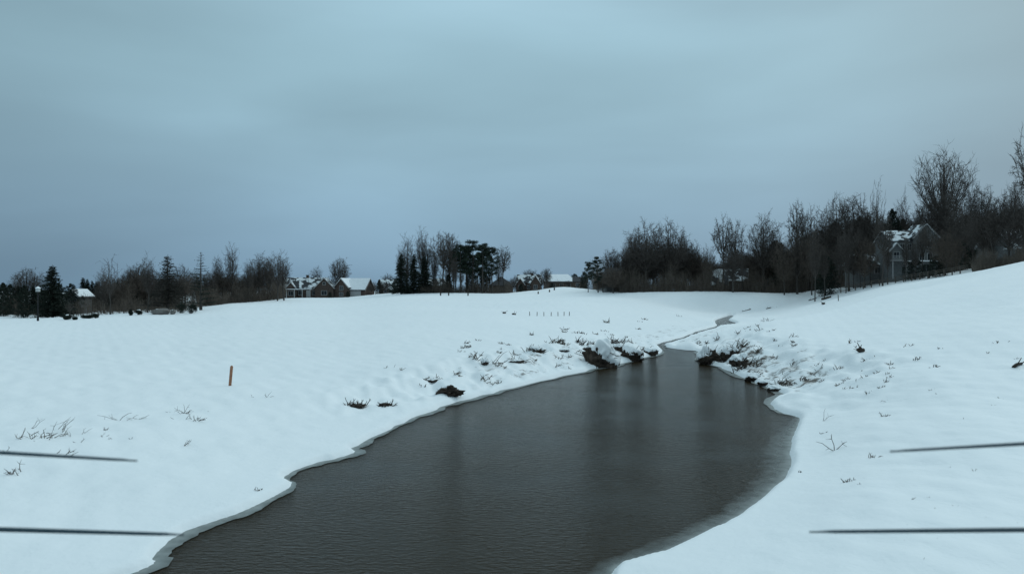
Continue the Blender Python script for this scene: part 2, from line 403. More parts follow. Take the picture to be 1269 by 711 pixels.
# ------------------------------------------------------------------ trees
def rvec(r): return Vector((r.gauss(0, 1), r.gauss(0, 1), r.gauss(0, 1))).normalized()
def bare(seed, H=10, rc=3.2, cb=.3, n1=22, n2=9, n3=7, tw=.016, up=.6, trunk_r=.17, low=-.35, lean=0, gnarl=.12, lr=.34):
    """a leafless tree: (trunk, branches)"""
    r = random.Random(seed); T = MB(); B = MB(); cbz = cb * H
    pts = []; x = y = 0
    for k in range(9):
        z = H * .86 * k / 8; pts.append(Vector((x + lean * z, y, z))); x += r.gauss(0, gnarl * .5); y += r.gauss(0, gnarl * .5)
    T.tube(pts, [trunk_r * (1.25 if k == 0 else 1) * (1 - k / 8.6) ** .8 + .01 for k in range(9)], 7)
    def trunk_at(z):
        t = max(0, min(7.999, z / (H * .86) * 8)); i = int(t); return pts[i].lerp(pts[i + 1], t - i)
    zc = (H + cbz) / 2; hh = (H - cbz) / 2
    for i in range(n1):
        el = low + (1 - low) * ((i + .5) / n1); el = min(.99, el + r.uniform(-.08, .08)); az = i * 2.4 + r.uniform(-.4, .4)
        cr_ = math.sqrt(max(0, 1 - el * el)); k = r.uniform(.72, .90)
        tgt = Vector((cr_ * math.cos(az) * rc * k + lean * H * .7, cr_ * math.sin(az) * rc * k, zc + el * hh * k))
        ha = max(.12 * H, min(H * .8, cbz * .75 + (tgt.z - cbz) * .5 * (1 - up * .5))) ; a = trunk_at(ha)
        c = a.lerp(tgt, .5) + Vector((0, 0, -1)) * 0 + Vector((r.gauss(0, 1), r.gauss(0, 1), 0)) * gnarl * 2
        c.x = a.x + (tgt.x - a.x) * (.62 + .2 * up); c.y = a.y + (tgt.y - a.y) * (.62 + .2 * up); c.z = a.z + (tgt.z - a.z) * (.42 - .15 * up)
        ns = 7; path = []
        for j in range(ns + 1):
            t = j / ns; path.append(a * (1 - t) ** 2 + c * 2 * t * (1 - t) + tgt * t * t + rvec(r) * gnarl * .6 * (0 < j))
        L = (tgt - a).length; r0 = trunk_r * lr * min(1, L / (rc * 1.3)) + .006
        B.tube(path, [r0 * (1 - t_ / (ns + .3)) ** 1.5 + tw * .5 for t_ in range(ns + 1)], 4)
        for j in range(n2):
            t = .18 + .81 * ((j + r.random()) / n2) ** .7; k_ = min(ns - 1, int(t * ns)); p = path[k_].lerp(path[k_ + 1], t * ns - k_)
            tan = (path[k_ + 1] - path[k_]).normalized()
            d = (tan * .75 + rvec(r) * .95 + Vector((0, 0, up * .3))).normalized(); l2 = max(L, rc * .75) * r.uniform(.18, .36) * (1.1 - .3 * t)
            m_ = p + d * l2 * .5 + rvec(r) * l2 * .08; e_ = m_ + (d + Vector((0, 0, .35 * up)) + rvec(r) * .3).normalized() * l2 * .55
            B.tube([p, m_, e_], [r0 * .3 + tw * .5, r0 * .18 + tw * .5, tw * .6], 3)
            for q in range(n3):
                s = r.uniform(.15, 1); b = p.lerp(m_, s * 2) if s < .5 else m_.lerp(e_, s * 2 - 1)
                d3 = (d * .7 + rvec(r) * .95 + Vector((0, 0, .4 * up))).normalized(); l3 = l2 * r.uniform(.25, .6)
                B.tube([b, b + d3 * l3 * .5 + rvec(r) * l3 * .06, b + (d3 + rvec(r) * .25).normalized() * l3], [tw * .8, tw * .65, tw * .35], 3)
    return T, B
def needles(B, r, c, size, n, s=.22):
    for _ in range(n):
        d = rvec(r) * (r.random() ** .45); p = Vector((c.x + d.x * size[0], c.y + d.y * size[1], c.z + d.z * size[2]))
        a = rvec(r) * s * r.uniform(.5, 1.3); b = rvec(r) * s * .45
        B.poly([p - a, p + b, p + a])
def spruce(seed, H=10, rb=2.3, dense=1.0, gap=.32, droop=.25, s=.2, z0=.06, power=.85):
    r = random.Random(seed); T = MB(); B = MB()
    T.tube([Vector((0, 0, 0)), Vector((r.gauss(0, .05), 0, H * .5)), Vector((0, 0, H))], [.16, .09, .015], 7)
    z = H * z0
    while z < H * .97:
        f = 1 - z / H; rad = rb * f ** power * r.uniform(.75, 1.12) + .06; nb = int(5 + 7 * f)
        for k in range(nb):
            az = r.uniform(0, 6.283); L = rad * r.uniform(.65, 1.1); p0 = Vector((0, 0, z + r.uniform(-.1, .1)))
            p1 = p0 + Vector((math.cos(az) * L, math.sin(az) * L, -droop * L + .12 * L)); B.tube([p0, p1], [.025, .008], 3)
            m = max(2, int(L * 9 * dense))
            for q in range(m):
                t = (q + .6) / m; c = p0.lerp(p1, t) + Vector((r.gauss(0, .08), r.gauss(0, .08), r.gauss(-.04, .05)))
                for _ in range(2):
                    a = (Vector((math.cos(az), math.sin(az), 0)) + rvec(r) * .8).normalized() * s * r.uniform(.6, 1.3); b = rvec(r) * s * .5
                    B.poly([c, c + b, c + a])
        z += gap * r.uniform(.7, 1.3) * (.45 + .55 * f)
    return T, B
def pine(seed, H=10, rc=1.7, cb=.45, n=24):
    r = random.Random(seed); T = MB(); B = MB(); lx = r.uniform(-.3, .3)
    tp = [Vector((lx * (k / 6) ** 2 + r.gauss(0, .04), r.gauss(0, .04), H * .97 * k / 6)) for k in range(7)]
    T.tube(tp, [.17 * (1 - k / 7.2) + .015 for k in range(7)], 7)
    for i in range(n):
        t = cb + (1 - cb) * (i + r.random()) / n; t = min(t, .985); k = min(5, int(t * 6)); a = tp[k].lerp(tp[k + 1], t * 6 - k); az = i * 2.4 + r.uniform(-.6, .6)
        f = math.sin(math.pi * min(1, ((t - cb) / (1 - cb)) ** .8 * .82 + .18)); L = rc * (.35 + .65 * f) * r.uniform(.6, 1.15)
        e = a + Vector((math.cos(az) * L, math.sin(az) * L, L * r.uniform(.1, .5))); B.tube([a, a.lerp(e, .5) + Vector((0, 0, -.05)), e], [.045, .03, .015], 4)
        sz = r.uniform(.32, .62); needles(B, r, e, (sz * 1.35, sz * 1.35, sz * .75), 190, .18)
        needles(B, r, a.lerp(e, .55), (sz * 1.1, sz * 1.1, sz * .5), 90, .17)
    for k in range(4): z = H * r.uniform(.2, cb); az = r.uniform(0, 6.28); T.tube([Vector((0, 0, z)), Vector((math.cos(az) * .6, math.sin(az) * .6, z + .1))], [.025, .008], 3)
    needles(B, r, tp[6], (.4, .4, .4), 80, .17)
    return T, B
def bushy(seed, H=10, rc=3.0, n=60):
    """dense dark evergreen with an uneven rounded outline, branched to the ground"""
    r = random.Random(seed); T = MB(); B = MB(); T.tube([Vector((0, 0, 0)), Vector((0, 0, H * .85))], [.16, .03], 7)
    for i in range(n):
        t = (i + r.random()) / n; az = i * 2.4; f = (1 - t ** 2.4) ** .6 * (.75 + .25 * min(1, t * 6)); L = rc * f * r.uniform(.55, 1.12)
        e = Vector((math.cos(az) * L, math.sin(az) * L, H * (.05 + .92 * t))); a = Vector((0, 0, e.z - .25 * L if e.z > .3 * L else e.z * .8))
        B.tube([a, e], [.05, .015], 3); sz = r.uniform(.5, .95) * (1.05 - .45 * t); needles(B, r, e, (sz, sz, sz * .9), 85, .22); needles(B, r, a.lerp(e, .55), (sz, sz, sz), 60, .24)
    return T, B

LIB = {}; LW = {}
def reg(key, name, TB, mt, mc):
    T, B = TB; LIB[key] = (name, T.mesh('trunk', mt, True), B.mesh('crown', mc), float(np.percentile(np.array(B.v)[:, 2], 98))); LW[key] = 2 * float(np.percentile(np.abs(np.array(B.v)[:, 0]), 98.5))
for i in range(4): reg(f'oak{i}', 'bare_tree', bare(10 + i, 10, (3.0, 2.7, 2.5, 3.3)[i], (.24, .2, .28, .18)[i], 46, 11, 7, 0.0175, .42, .2, lr=.19), M_bark, M_twig)
for i in range(3): reg(f'open{i}', 'bare_tree', bare(30 + i, 10, (2.6, 2.9, 2.2)[i], (.4, .35, .45)[i], 19, 10, 8, .02, .3, .17, gnarl=.3), M_bark, M_twig)
reg('fan', 'bare_tree', bare(45, 10, 2.5, .5, 66, 7, 4, .012, .9, .2, low=-.3, gnarl=.04, lr=.17), M_bark, M_twig)
for i in range(4): reg(f'slim{i}', 'bare_tree', bare(50 + i, 10, (1.4, 1.15, 1.7, 1.3)[i], (.25, .3, .2, .35)[i], 30, 9, 6, .014, .7, .12, lr=.26), M_bark, M_twig)
for i in range(2): reg(f'wispy{i}', 'bare_tree', bare(60 + i, 10, 1.5, .35, 14, 6, 3, .016, .9, .09), M_bark, M_twig)
reg('snag', 'dead_tree', bare(70, 10, .8, .35, 8, 3, 2, .018, .8, .15, gnarl=.25), M_bark, M_bark)
for i in range(3): reg(f'tan{i}', 'bare_tree', bare(80 + i, 10, (3.6, 3.0, 3.9)[i], .12, 44, 11, 7, .019, .5, .15, lr=.22), M_bark, M_twig_tan)
for i in range(3): reg(f'spruce{i}', 'spruce_tree', spruce(90 + i, 10, (2.4, 2.1, 2.9)[i], 1.6, .26, .25, .26), M_bark, M_needle)
reg('russet', 'spruce_tree', spruce(95, 10, 2.7, 1.1, .3, .05, .2, .12), M_bark, M_russet)
reg('sparse', 'spruce_tree', spruce(97, 10, 2.2, .7, .75, -.1, .16, .12), M_bark, M_needle)
for i in range(4): reg(f'pine{i}', 'pine_tree', pine(100 + i, 10, (1.9, 1.6, 2.2, 1.8)[i], (.42, .5, .4, .3)[i], 24), M_bark, M_needle2)
for i in range(3): reg(f'bushy{i}', 'evergreen_tree', bushy(110 + i, 10, (3.2, 2.6, 4.0)[i]), M_bark, M_needle)

def tree(key, px, top, Y, wpx=None, label=None, group=None, rz=None, cat='tree', sink=.15):
    name, tm, cm, H0 = LIB[key]; p = atd(px, Y); ztop = CZ + (HY - top) * Y / F; H = max(ztop - p.z + sink, 1.0)
    e = empty(name, (p.x, p.y, p.z - sink), rz if rz is not None else (px * 1.7 + top) % 6.28)
    s = H / H0; sx = s
    if wpx:
        w0 = LW[key]; sx = wpx * Y / F / w0; sx = max(.55 * s, min(1.7 * s, sx))
    e.scale = (sx, sx, s)
    for nm, me in (('trunk', tm), ('crown', cm)):
        o = bpy.data.objects.new(nm, me); col.objects.link(o); o.parent = e
    return tag(e, label, cat, group)

# --- left wood -----------------------------------------------------
G = 'trees along the left edge of the snow field'
L = [
 ('oak1', 33, 336, 150, 30, 'grey bare tree with a fuzzy crown, second from the left edge of the photo'),
 ('slim0', 16, 349, 140, 16, 'small pale bare tree nearest the left edge, rising over dark evergreens'),
 ('bushy1', 4, 352, 125, 22, 'dark evergreen cut off by the left edge of the photo'),
 ('bushy0', 29, 358, 122, 22, 'dark rounded evergreen just left of the lamp post'),
 ('slim2', 51, 341, 150, 16, 'thin bare tree standing directly behind the lamp post'),
 ('spruce2', 65, 336, 122, 38, 'broad dark spruce right of the lamp post, the tallest evergreen at far left'),
 ('bushy2', 88, 353, 135, 26, 'low dark evergreen left of the small grey house'),
 ('wispy0', 86, 373, 116, 14, 'small thin sapling in front of the small grey house'),
 ('wispy1', 137, 321, 122, 24, 'slender bare tree with its grey trunk standing alone on the snow'),
 ('slim1', 183, 322, 125, 18, 'slim bare tree whose trunk meets the snow left of the two boulders'),
 ('oak2', 172, 330, 150, 26, 'hazy bare tree behind the slim one left of the russet conifer'),
 ('russet', 208, 322, 128, 46, 'russet brown conifer with ragged upswept branches behind the boulders'),
 ('sparse', 249, 316, 130, 36, 'sparse conifer with bare horizontal branches above the dark round shrubs'),
 ('slim3', 270, 321, 165, 14, 'thin bare tree just right of the sparse conifer'),
 ('slim0', 287, 308, 165, 18, 'tallest slim bare tree of the left wood'),
 ('oak0', 322, 319, 175, 30, 'bushy bare tree right of the tallest slim one in the left wood'),
 ('slim2', 344, 315, 170, 20, 'upright bare tree next to the brick house with dark roof'),
 ('slim1', 352, 321, 172, 18, 'last bare tree of the left wood, beside the wide brick house'),
 ('slim3', 334, 320, 178, 18, 'bare tree squeezed between the two upright ones left of the brick house'),
 ('oak3', 226, 333, 170, 34, 'grey rounded bare crown between the russet conifer and the sparse one'),
 ('slim0', 308, 326, 168, 16, 'short upright bare tree in the gap right of the tallest slim one'),
]
for k, px, top, Y, wp, lab in L: tree(k, px, top, Y, wp, lab, G)
r = random.Random(11)
def crest_Y(px): return float(np.interp(math.atan((px - CX) / F), ca, cR))
for i in range(22):
    px = 96 + i * 5.6 + r.uniform(-2, 2)
    if 92 < px < 103: px += 12
    tree(r.choice(['spruce0', 'spruce1', 'bushy0', 'bushy1', 'spruce2']), px, 350 + r.uniform(-4, 6), 150 + r.uniform(-6, 20), r.uniform(12, 20),
         'dark evergreen packed in the low hedge-like row behind the slender bare trees', 'dark evergreens of the left wood')
for i in range(11):
    tree(r.choice(['bushy0', 'bushy2', 'bushy1', 'spruce0']), 2 + i * 9.3 + r.uniform(-3, 3) if i < 9 else 20 + (i - 9) * 30, 354 + r.uniform(-2, 8), 133 + r.uniform(-4, 12), r.uniform(16, 24),
         'dark evergreen in the shadowy clump at the far left of the wood', 'dark evergreens at the far left')
for i in range(28):
    px = 128 + i * 7.9 + r.uniform(-3, 3)
    tree(r.choice(['tan0', 'tan1', 'tan2', 'slim2', 'oak1']), px, 343 + r.uniform(-6, 5) - (px > 250) * 3, crest_Y(px) + 6 + r.uniform(0, 26), r.uniform(20, 30),
         'brownish bare tree lost in the thicket of the left wood', 'bare trees of the left thicket')

# --- trees about the middle houses ---------------------------------
G = 'trees around the far houses in the middle'
for k, px, top, Y, wp, lab in [
 ('oak1', 421, 323, 240, 24, 'round bare tree standing alone between the two brick houses'),
 ('slim2', 392, 333, 262, 17, 'bare tree showing above the dark roof of the wide brick house'),
 ('oak2', 412, 347, 262, 20, 'low bare tree behind the right end of the wide brick house'),
 ('tan0', 463, 350, 262, 14, 'low bare tree behind the snowy garage roof'),
 ('bushy1', 470, 347, 236, 10, 'small dark evergreen in front of the snow roofed house left of the grove'),
 ('oak0', 481, 341, 262, 16, 'faint bare tree behind the snow roofed house left of the grove'),
 ('oak2', 657, 336, 262, 22, 'dark round bare crown behind the brick house right of the grove'),
 ('oak1', 677, 334, 250, 14, 'small round bare tree left of the long snow covered roof'),
 ('tan1', 640, 343, 250, 14, 'low brown tree between the pyramid roof and the next brick house'),
 ('bushy2', 712, 340, 262, 18, 'low spreading evergreen right of the long snow covered roof'),
 ('oak3', 634, 346, 232, 13, 'low bare tree touching the right side of the pyramid roof'),
 ('bushy1', 646, 352, 226, 9, 'dark evergreen bush before the left end of the brick house with small gables'),
 ('oak0', 671, 346, 232, 13, 'low bare tree at the right end of the brick house with small gables'),
 ('bushy0', 684, 351, 244, 11, 'dark bush before the left end of the long snow covered roof'),
 ('oak2', 704, 348, 246, 10, 'small bare tree before the right end of the long snow covered roof'),
 ('oak1', 475, 350, 236, 13, 'low bare tree before the steep snowy roof left of the grove'),
 ('bushy2', 487, 352, 232, 12, 'dark evergreen bush touching the leftmost spruce of the grove'),
 ('bushy1', 431, 361, 226, 6, 'tiny evergreen bush before the tall brick gable'),
 ('oak2', 460, 353, 226, 12, 'low bare tree at the right wall of the garage house'),
 ('bushy0', 409, 362, 226, 7, 'tiny evergreen bush at the right corner of the wide brick house'),
 ('bushy0', 724, 338, 240, 14, 'dark evergreen left of the leaning pine at the wood edge'),
]: tree(k, px, top, Y, wp, lab, G)
# --- the grove ------------------------------------------------------
G = 'trees of the grove in the middle of the field edge'
for k, px, top, Y, wp, lab in [
 ('spruce0', 497, 320, 203, 23, 'leftmost spruce of the grove, dark and branched to the ground'),
 ('spruce1', 513, 319, 204, 19, 'narrow dark spruce, second evergreen from the left of the grove'),
 ('spruce1', 526, 322, 206, 20, 'third narrow spruce of the grove, below the tallest bare tree'),
 ('slim2', 505, 296, 210, 20, 'tall bare tree above the two leftmost spruces of the grove'),
 ('slim0', 523, 289, 212, 20, 'tallest bare tree of the grove, pointed top'),
 ('slim1', 496, 312, 214, 12, 'thin bare tree at the left end of the grove behind the first spruce'),
 ('open1', 549, 291, 206, 34, 'wide bare tree with a spreading top in the middle of the grove'),
 ('oak2', 557, 294, 214, 26, 'dense bare crown touching the left side of the pines'),
 ('slim3', 539, 312, 216, 12, 'thin bare trunk in the gap left of the spreading bare tree'),
 ('pine0', 571, 304, 204, 22, 'leftmost tall pine of the grove with a rounded top'),
 ('pine3', 586, 299, 206, 25, 'widest pine in the middle of the pine row'),
 ('pine1', 598, 303, 203, 20, 'third tall pine of the grove with a flat ragged top'),
 ('pine0', 610, 307, 205, 20, 'rightmost tall pine of the grove'),
 ('pine1', 579, 309, 214, 18, 'pine half hidden behind the two left pines of the grove'),
 ('pine2', 578, 305, 209, 22, 'shaggy pine between the leftmost pine and the tallest one'),
 ('pine3', 603, 308, 209, 20, 'shaggy pine filling the gap between the third pine and the rightmost one'),
 ('pine1', 565, 312, 210, 18, 'lower pine at the left flank of the pine row'),
 ('bushy1', 584, 336, 212, 17, 'dark evergreen growing low between the pine trunks, left one'),
 ('bushy0', 600, 338, 213, 17, 'dark evergreen growing low between the pine trunks, right one'),
 ('bushy1', 556, 341, 213, 14, 'dark evergreen at the foot of the bare trees in the grove'),
 ('open0', 530, 300, 211, 24, 'loose bare tree behind the second and third spruce of the grove'),
 ('pine0', 592, 315, 216, 17, 'shorter pine in the shade behind the middle of the pine row'),
 ('slim2', 618, 318, 212, 12, 'thin bare tree just right of the last pine'),
 ('open2', 625, 307, 208, 20, 'rightmost bare tree of the grove above the pyramid roof'),
 ('slim1', 563, 320, 200, 12, 'slim bare tree before the leftmost pine trunk'),
]: tree(k, px, top, Y, wp, lab, G)
for i in range(13): tree(r.choice(['slim0', 'slim1', 'slim3', 'wispy0']), 503 + i * 8.6, 330 + r.uniform(-6, 6), 218 + r.uniform(0, 8), 10,
                          'thin bare trunk in the shade under the grove', 'thin trunks inside the grove')
# --- right wood ------------------------------------------------------
G = 'trees of the right wood'
for k, px, top, Y, wp, lab in [
 ('pine3', 741, 319, 176, 17, 'small pine with tufted crown at the left end of the right wood'),
 ('pine0', 729, 325, 182, 12, 'small leaning pine tufts, first tree of the right wood'),
 ('oak1', 757, 312, 192, 22, 'fuzzy bare tree behind the dark flat roof at the left end of the right wood'),
 ('oak2', 772, 313, 190, 24, 'bare tree filling the gap left of the great round pair'),
 ('oak0', 800, 282, 172, 46, 'left one of the two great rounded bare trees'),
 ('oak3', 829, 280, 174, 46, 'right one of the two great rounded bare trees'),
 ('oak2', 785, 296, 178, 28, 'bare tree on the left shoulder of the great rounded pair'),
 ('oak1', 848, 297, 182, 26, 'bare tree on the right shoulder of the great rounded pair'),
 ('slim0', 862, 304, 180, 18, 'lower bare tree in the dip between the round pair and the tall open one'),
 ('tan0', 876, 310, 178, 24, 'brownish low bare tree left of the tall open tree'),
 ('open0', 896, 272, 168, 32, 'tall open bare tree with forked trunk and clumped top'),
 ('open1', 908, 276, 171, 28, 'second trunk leaning beside the tall open bare tree'),
 ('snag', 920, 280, 167, 8, 'thin dead pole like tree right of the tall open one'),
 ('oak0', 947, 273, 170, 44, 'symmetrical rounded bare tree between the dead pole and the clumpy one'),
 ('open2', 989, 254, 168, 26, 'tall tree with knobbly clumped branches standing clear of the wood'),
 ('open0', 1002, 262, 172, 20, 'thinner tree touching the knobbly one on its right'),
 ('oak3', 1036, 252, 165, 48, 'large dense bare tree, first of the high part of the right wood'),
 ('oak2', 1058, 250, 168, 40, 'dense bare tree, second of the high part of the right wood'),
 ('wispy0', 1086, 226, 172, 22, 'wispy slender bare tree poking high above the wood left of the big house'),
 ('oak1', 1078, 262, 165, 32, 'bare tree in the dip just below the wispy slender one'),
 ('bushy0', 1106, 262, 172, 26, 'dark evergreen right behind the big grey house'),
 ('slim1', 1119, 248, 176, 18, 'slim bare tree over the roof of the big grey house'),
 ('slim2', 1100, 290, 138, 12, 'thin leaning bare tree in front of the left wall of the big grey house'),
 ('fan', 1168, 192, 168, 58, 'large tree with a perfect fan of fine bare branches, highest crown of the wood'),
 ('slim2', 1201, 232, 165, 22, 'upright bare tree right of the fan shaped one'),
 ('oak1', 1217, 236, 163, 28, 'bare tree with small twiggy peaks right of the fan shaped one'),
 ('oak2', 1172, 244, 160, 40, 'bare tree right in front of the stem of the fan crown'),
 ('oak1', 1154, 250, 162, 34, 'bare tree under the left side of the fan crown'),
 ('oak0', 1140, 262, 168, 34, 'bare tree behind the gable of the big grey house'),
 ('oak3', 1192, 262, 150, 44, 'dark spreading bare tree below and right of the fan crown'),
 ('tan2', 1172, 290, 128, 34, 'nearer bare tree in front of the right end of the big grey house'),
 ('oak2', 1239, 252, 160, 30, 'bare tree left of the snow roofed house at the right edge'),
 ('oak1', 1258, 231, 158, 30, 'bare tree rising over the snow roofed house at the right edge'),
 ('open1', 1286, 163, 112, 40, 'tall near tree at the right edge, only its branch tips in the photo'),
 ('open0', 1094, 268, 136, 26, 'bare tree whose branches cross the left gable of the big grey house'),
 ('open0', 1152, 276, 131, 26, 'twiggy bare tree veiling the right wall of the big grey house'),
 ('tan1', 1072, 300, 143, 30, 'brownish bare tree before the low pale house'),
 ('oak0', 1052, 290, 145, 36, 'bare tree standing in front and left of the low pale house'),
 ('oak3', 988, 292, 161, 34, 'bare tree in front of the pale upper storey behind the knobbly tree'),
 ('tan0', 972, 300, 160, 30, 'brownish bare tree between the rounded tree and the knobbly one'),
 ('tan2', 1006, 296, 158, 32, 'brownish bare tree at the snow edge right of the knobbly tree'),
 ('oak1', 908, 312, 162, 30, 'low bare tree in front of the tan house roof'),
 ('tan1', 760, 335, 168, 28, 'low brown tree in front of the pale walled house'),
 ('open2', 1232, 262, 118, 30, 'bare tree at the crest in front of the left part of the edge house'),
 ('oak3', 1250, 258, 116, 40, 'wide bare tree at the crest in front of the snow roofed house at the edge'),
 ('oak0', 1268, 250, 114, 40, 'bare tree at the crest cut by the right edge of the photo'),
 ('oak2', 1218, 268, 121, 36, 'bare tree at the crest between the dark evergreen and the house at the edge'),
 ('bushy1', 1262, 262, 165, 30, 'dark evergreen behind the snow roofed house at the right edge'),
]: tree(k, px, top, Y, wp, lab, G)
def topline(px):
    return float(np.interp(px, [745, 775, 795, 845, 865, 890, 930, 955, 975, 1015, 1060, 1130, 1200, 1269], [340, 320, 300, 298, 318, 318, 305, 295, 303, 275, 268, 272, 260, 262]))
for i in range(118):
    px = 750 + (i * 4.72) + r.uniform(-4, 4); row = i % 3
    Y = (178, 190, 204)[row] + r.uniform(-4, 4)
    if px > 1230 and row == 0: Y += 10
    tree(r.choice(['oak0', 'oak1', 'oak2', 'oak3', 'tan0', 'tan1', 'slim0', 'slim2', 'bushy1', 'bushy0'] if px > 960 else ['oak1', 'oak2', 'tan1', 'tan0', 'tan2', 'slim0', 'slim2']), px,
         topline(px) + r.uniform(2, 18), Y, r.uniform(24, 36), 'bare tree lost in the dark mass of the right wood', 'trees packed in the right wood')
# slender trunks standing at the foot of the right wood
for i, px in enumerate([1011, 1023, 1041, 1049, 1057, 1066, 1078, 1121, 1133, 1144, 1156, 1181, 1189, 1203, 1214, 1226, 1238, 1251]):
    tree(['slim0', 'slim3', 'wispy1', 'slim1'][i % 4], px + r.uniform(-2, 2), 296 + r.uniform(-12, 14) - (px > 1120) * 10, 146 - (px > 1100) * 12 + r.uniform(-3, 3) - (px > 1200) * 6, r.uniform(10, 16),
         'slender bare trunk at the snowy foot of the right wood', 'slender trunks at the foot of the right wood')
for px, top, Y, k, lab in [(1023, 318, 150, 'bushy1', 'low dark evergreen at the foot of the wood below the large dense bare tree'),
                      (966, 338, 174, 'bushy0', 'low black evergreen at the snow edge under the rounded bare tree'),
                      (915, 332, 174, 'bushy1', 'low black evergreen at the snow edge under the dead pole'),
                      (1135, 322, 136, 'bushy2', 'dark evergreen shrub hiding the foundation of the big grey house'),
                      (1210, 290, 132, 'bushy0', 'dark evergreen at the hill crest right of the big grey house'),
                      (1160, 318, 130, 'bushy1', 'round dark evergreen at the crest in front of the big grey house')]:
    tree(k, px, top, Y, 30, lab, 'dark evergreens at the foot of the right wood')

# underbrush: uncountable tangles at the foot of the woods
def brush(name, spans, label, m=M_brush, seed=1):
    rr_ = random.Random(seed); B = MB()
    for px0, px1, Y0, Y1, hpx, n in spans:
        for _ in range(n):
            px = rr_.uniform(px0, px1); Y = rr_.uniform(Y0, Y1); x = (px - CX) / F * Y
            B._p = getattr(B, '_p', []); Y = max(Y, crest_Y(px) + Y - Y0 + (20 if 1000 < px < 1215 else 1)) if Y0 > 125 else Y; x = (px - CX) / F * Y; B._p.append((x, Y, hpx * Y / F * rr_.uniform(.35, 1.15) * (.8 + .25 * math.sin(px * .13) + .15 * math.sin(px * .41))))
    P = np.array(B._p); Z = height(P[:, 0], P[:, 1], np.full(len(P), 50.0))
    for (x, y, h), z in zip(B._p, Z):
        b = Vector((x, y, z - .1)); t = b + Vector((rr_.gauss(0, .16) * h, rr_.gauss(0, .16) * h, h)); mid = b.lerp(t, .5) + Vector((rr_.gauss(0, .06) * h, 0, 0))
        B.tube([b, mid, t], [.035, .025, .01], 3)
        for k in range(5):
            s = rr_.uniform(.25, .95); p = b.lerp(mid, s * 2) if s < .5 else mid.lerp(t, s * 2 - 1); l = h * rr_.uniform(.15, .4)
            q = p + (rvec(rr_) + Vector((0, 0, .5))).normalized() * l; B.tube([p, q], [.02, .01], 3)
    o = B.build(name, m); tag(o, label, 'brush', kind='stuff')
brush('underbrush', [(-10, 250, 128, 160, 22, 2600), (245, 352, 152, 175, 24, 2600)], 'brown leafless thicket at the foot of the left wood', M_brush, 2)
brush('underbrush', [(498, 632, 202, 222, 16, 1900), (735, 1012, 163, 190, 30, 5200), (1005, 1275, 148, 185, 38, 3800), (1220, 1275, 122, 140, 12, 160)], 'tangled leafless brush at the foot of the grove and the right wood', M_brush, 3)
brush('underbrush', [(1205, 1272, 108, 120, 22, 700)], 'brown brush along the crest before the house at the right edge', M_brush, 8)
brush('underbrush', [(405, 440, 252, 262, 7, 120), (455, 490, 250, 262, 8, 160), (630, 735, 250, 262, 9, 420)], 'low brown shrubbery between the far houses', M_brush, 4)

# ------------------------------------------------------------------ houses
def wing(W, Rf, Sn, Tr, cx, cy, w, d, h, rh, axis='x', z0=-1.5, ov=.45, hip=0.0, th=.22, snow=.14):
    """walls into W, roof slabs into Rf, snow slab into Sn (or None), trim boards into Tr"""
    W.box((cx, cy, (h + z0) / 2), (w, d, h - z0))
    if axis == 'x': a, b = w, d
    else: a, b = d, w
    def P(u, v, z): return Vector((cx + u, cy + v, z)) if axis == 'x' else Vector((cx - v, cy + u, z))
    hl = a / 2 - hip
    if hip == 0:
        for s in (-1, 1):
            W.prism([P(s * (a / 2 - .02), -b / 2, h), P(s * (a / 2 - .02), b / 2, h), P(s * (a / 2 - .02), 0, h + rh)], P(-s * .15, 0, 0) - P(0, 0, 0))
    e = ov * rh / (b / 2)
    A = a / 2 + ov
    for s in (-1, 1):
        lo0 = P(-A, s * (b / 2 + ov), h - e); lo1 = P(A, s * (b / 2 + ov), h - e); r0 = P(-(hl if hip else A), 0, h + rh); r1 = P(hl if hip else A, 0, h + rh)
        Rf.prism([lo0, lo1, r1, r0], (0, 0, th))
        if Sn is not None:
            k = .04; q = [p.lerp((lo0 + lo1 + r0 + r1) / 4, k * (1 if i < 2 else .2)) for i, p in enumerate([lo0, lo1, r1, r0])]
            Sn.prism([p + Vector((0, 0, th + .01)) for p in q], (0, 0, snow))
        if Tr is not None and not hip:
            for u in (-1, 1):
                p0 = P(u * (A + .03), s * (b / 2 + ov), h - e - .08); p1 = P(u * (A + .03), 0, h + rh - .08)
                Tr.prism([p0, p1, p1 + Vector((0, 0, .3)), p0 + Vector((0, 0, .3))], P(-u * .08, 0, 0) - P(0, 0, 0))
        if hip:
            l0 = P(s * A, -(b / 2 + ov), h - e); l1 = P(s * A, b / 2 + ov, h - e); rr_ = P(s * hl, 0, h + rh)
            Rf.prism([l0, l1, rr_], (0, 0, th))
            if Sn is not None: Sn.prism([p + Vector((0, 0, th + .012)) for p in (l0.lerp(rr_, .04), l1.lerp(rr_, .04), rr_)], (0, 0, snow))
def window(par, x, y, z, w, h, frame=M_white, nx=2, side='front'):
    f = MB(); t = .09
    f.box((x, y - .05, z + h / 2), (w + 2 * t, .12, t)); f.box((x, y - .05, z - h / 2), (w + 2 * t, .12, t))
    for s in (-1, 1): f.box((x + s * (w / 2 + t / 2), y - .05, z), (t, .1, h - t))
    for k in range(1, nx): f.box((x - w / 2 + w * k / nx, y - .045, z), (.05, .07, h - t))
    o = f.build('window', frame, par)
    MB().box((x, y - .02, z), (w, .05, h)).build('pane', M_glass, o)
def door(par, x, y, w, h, m=M_white, name='door', panels=0):
    d = MB().box((x, y - .05, h / 2), (w, .1, h))
    for k in range(panels): d.box((x, y - .115, h * (k + 1) / (panels + 1)), (w * .96, .03, .05))
    return d.build(name, m, par)
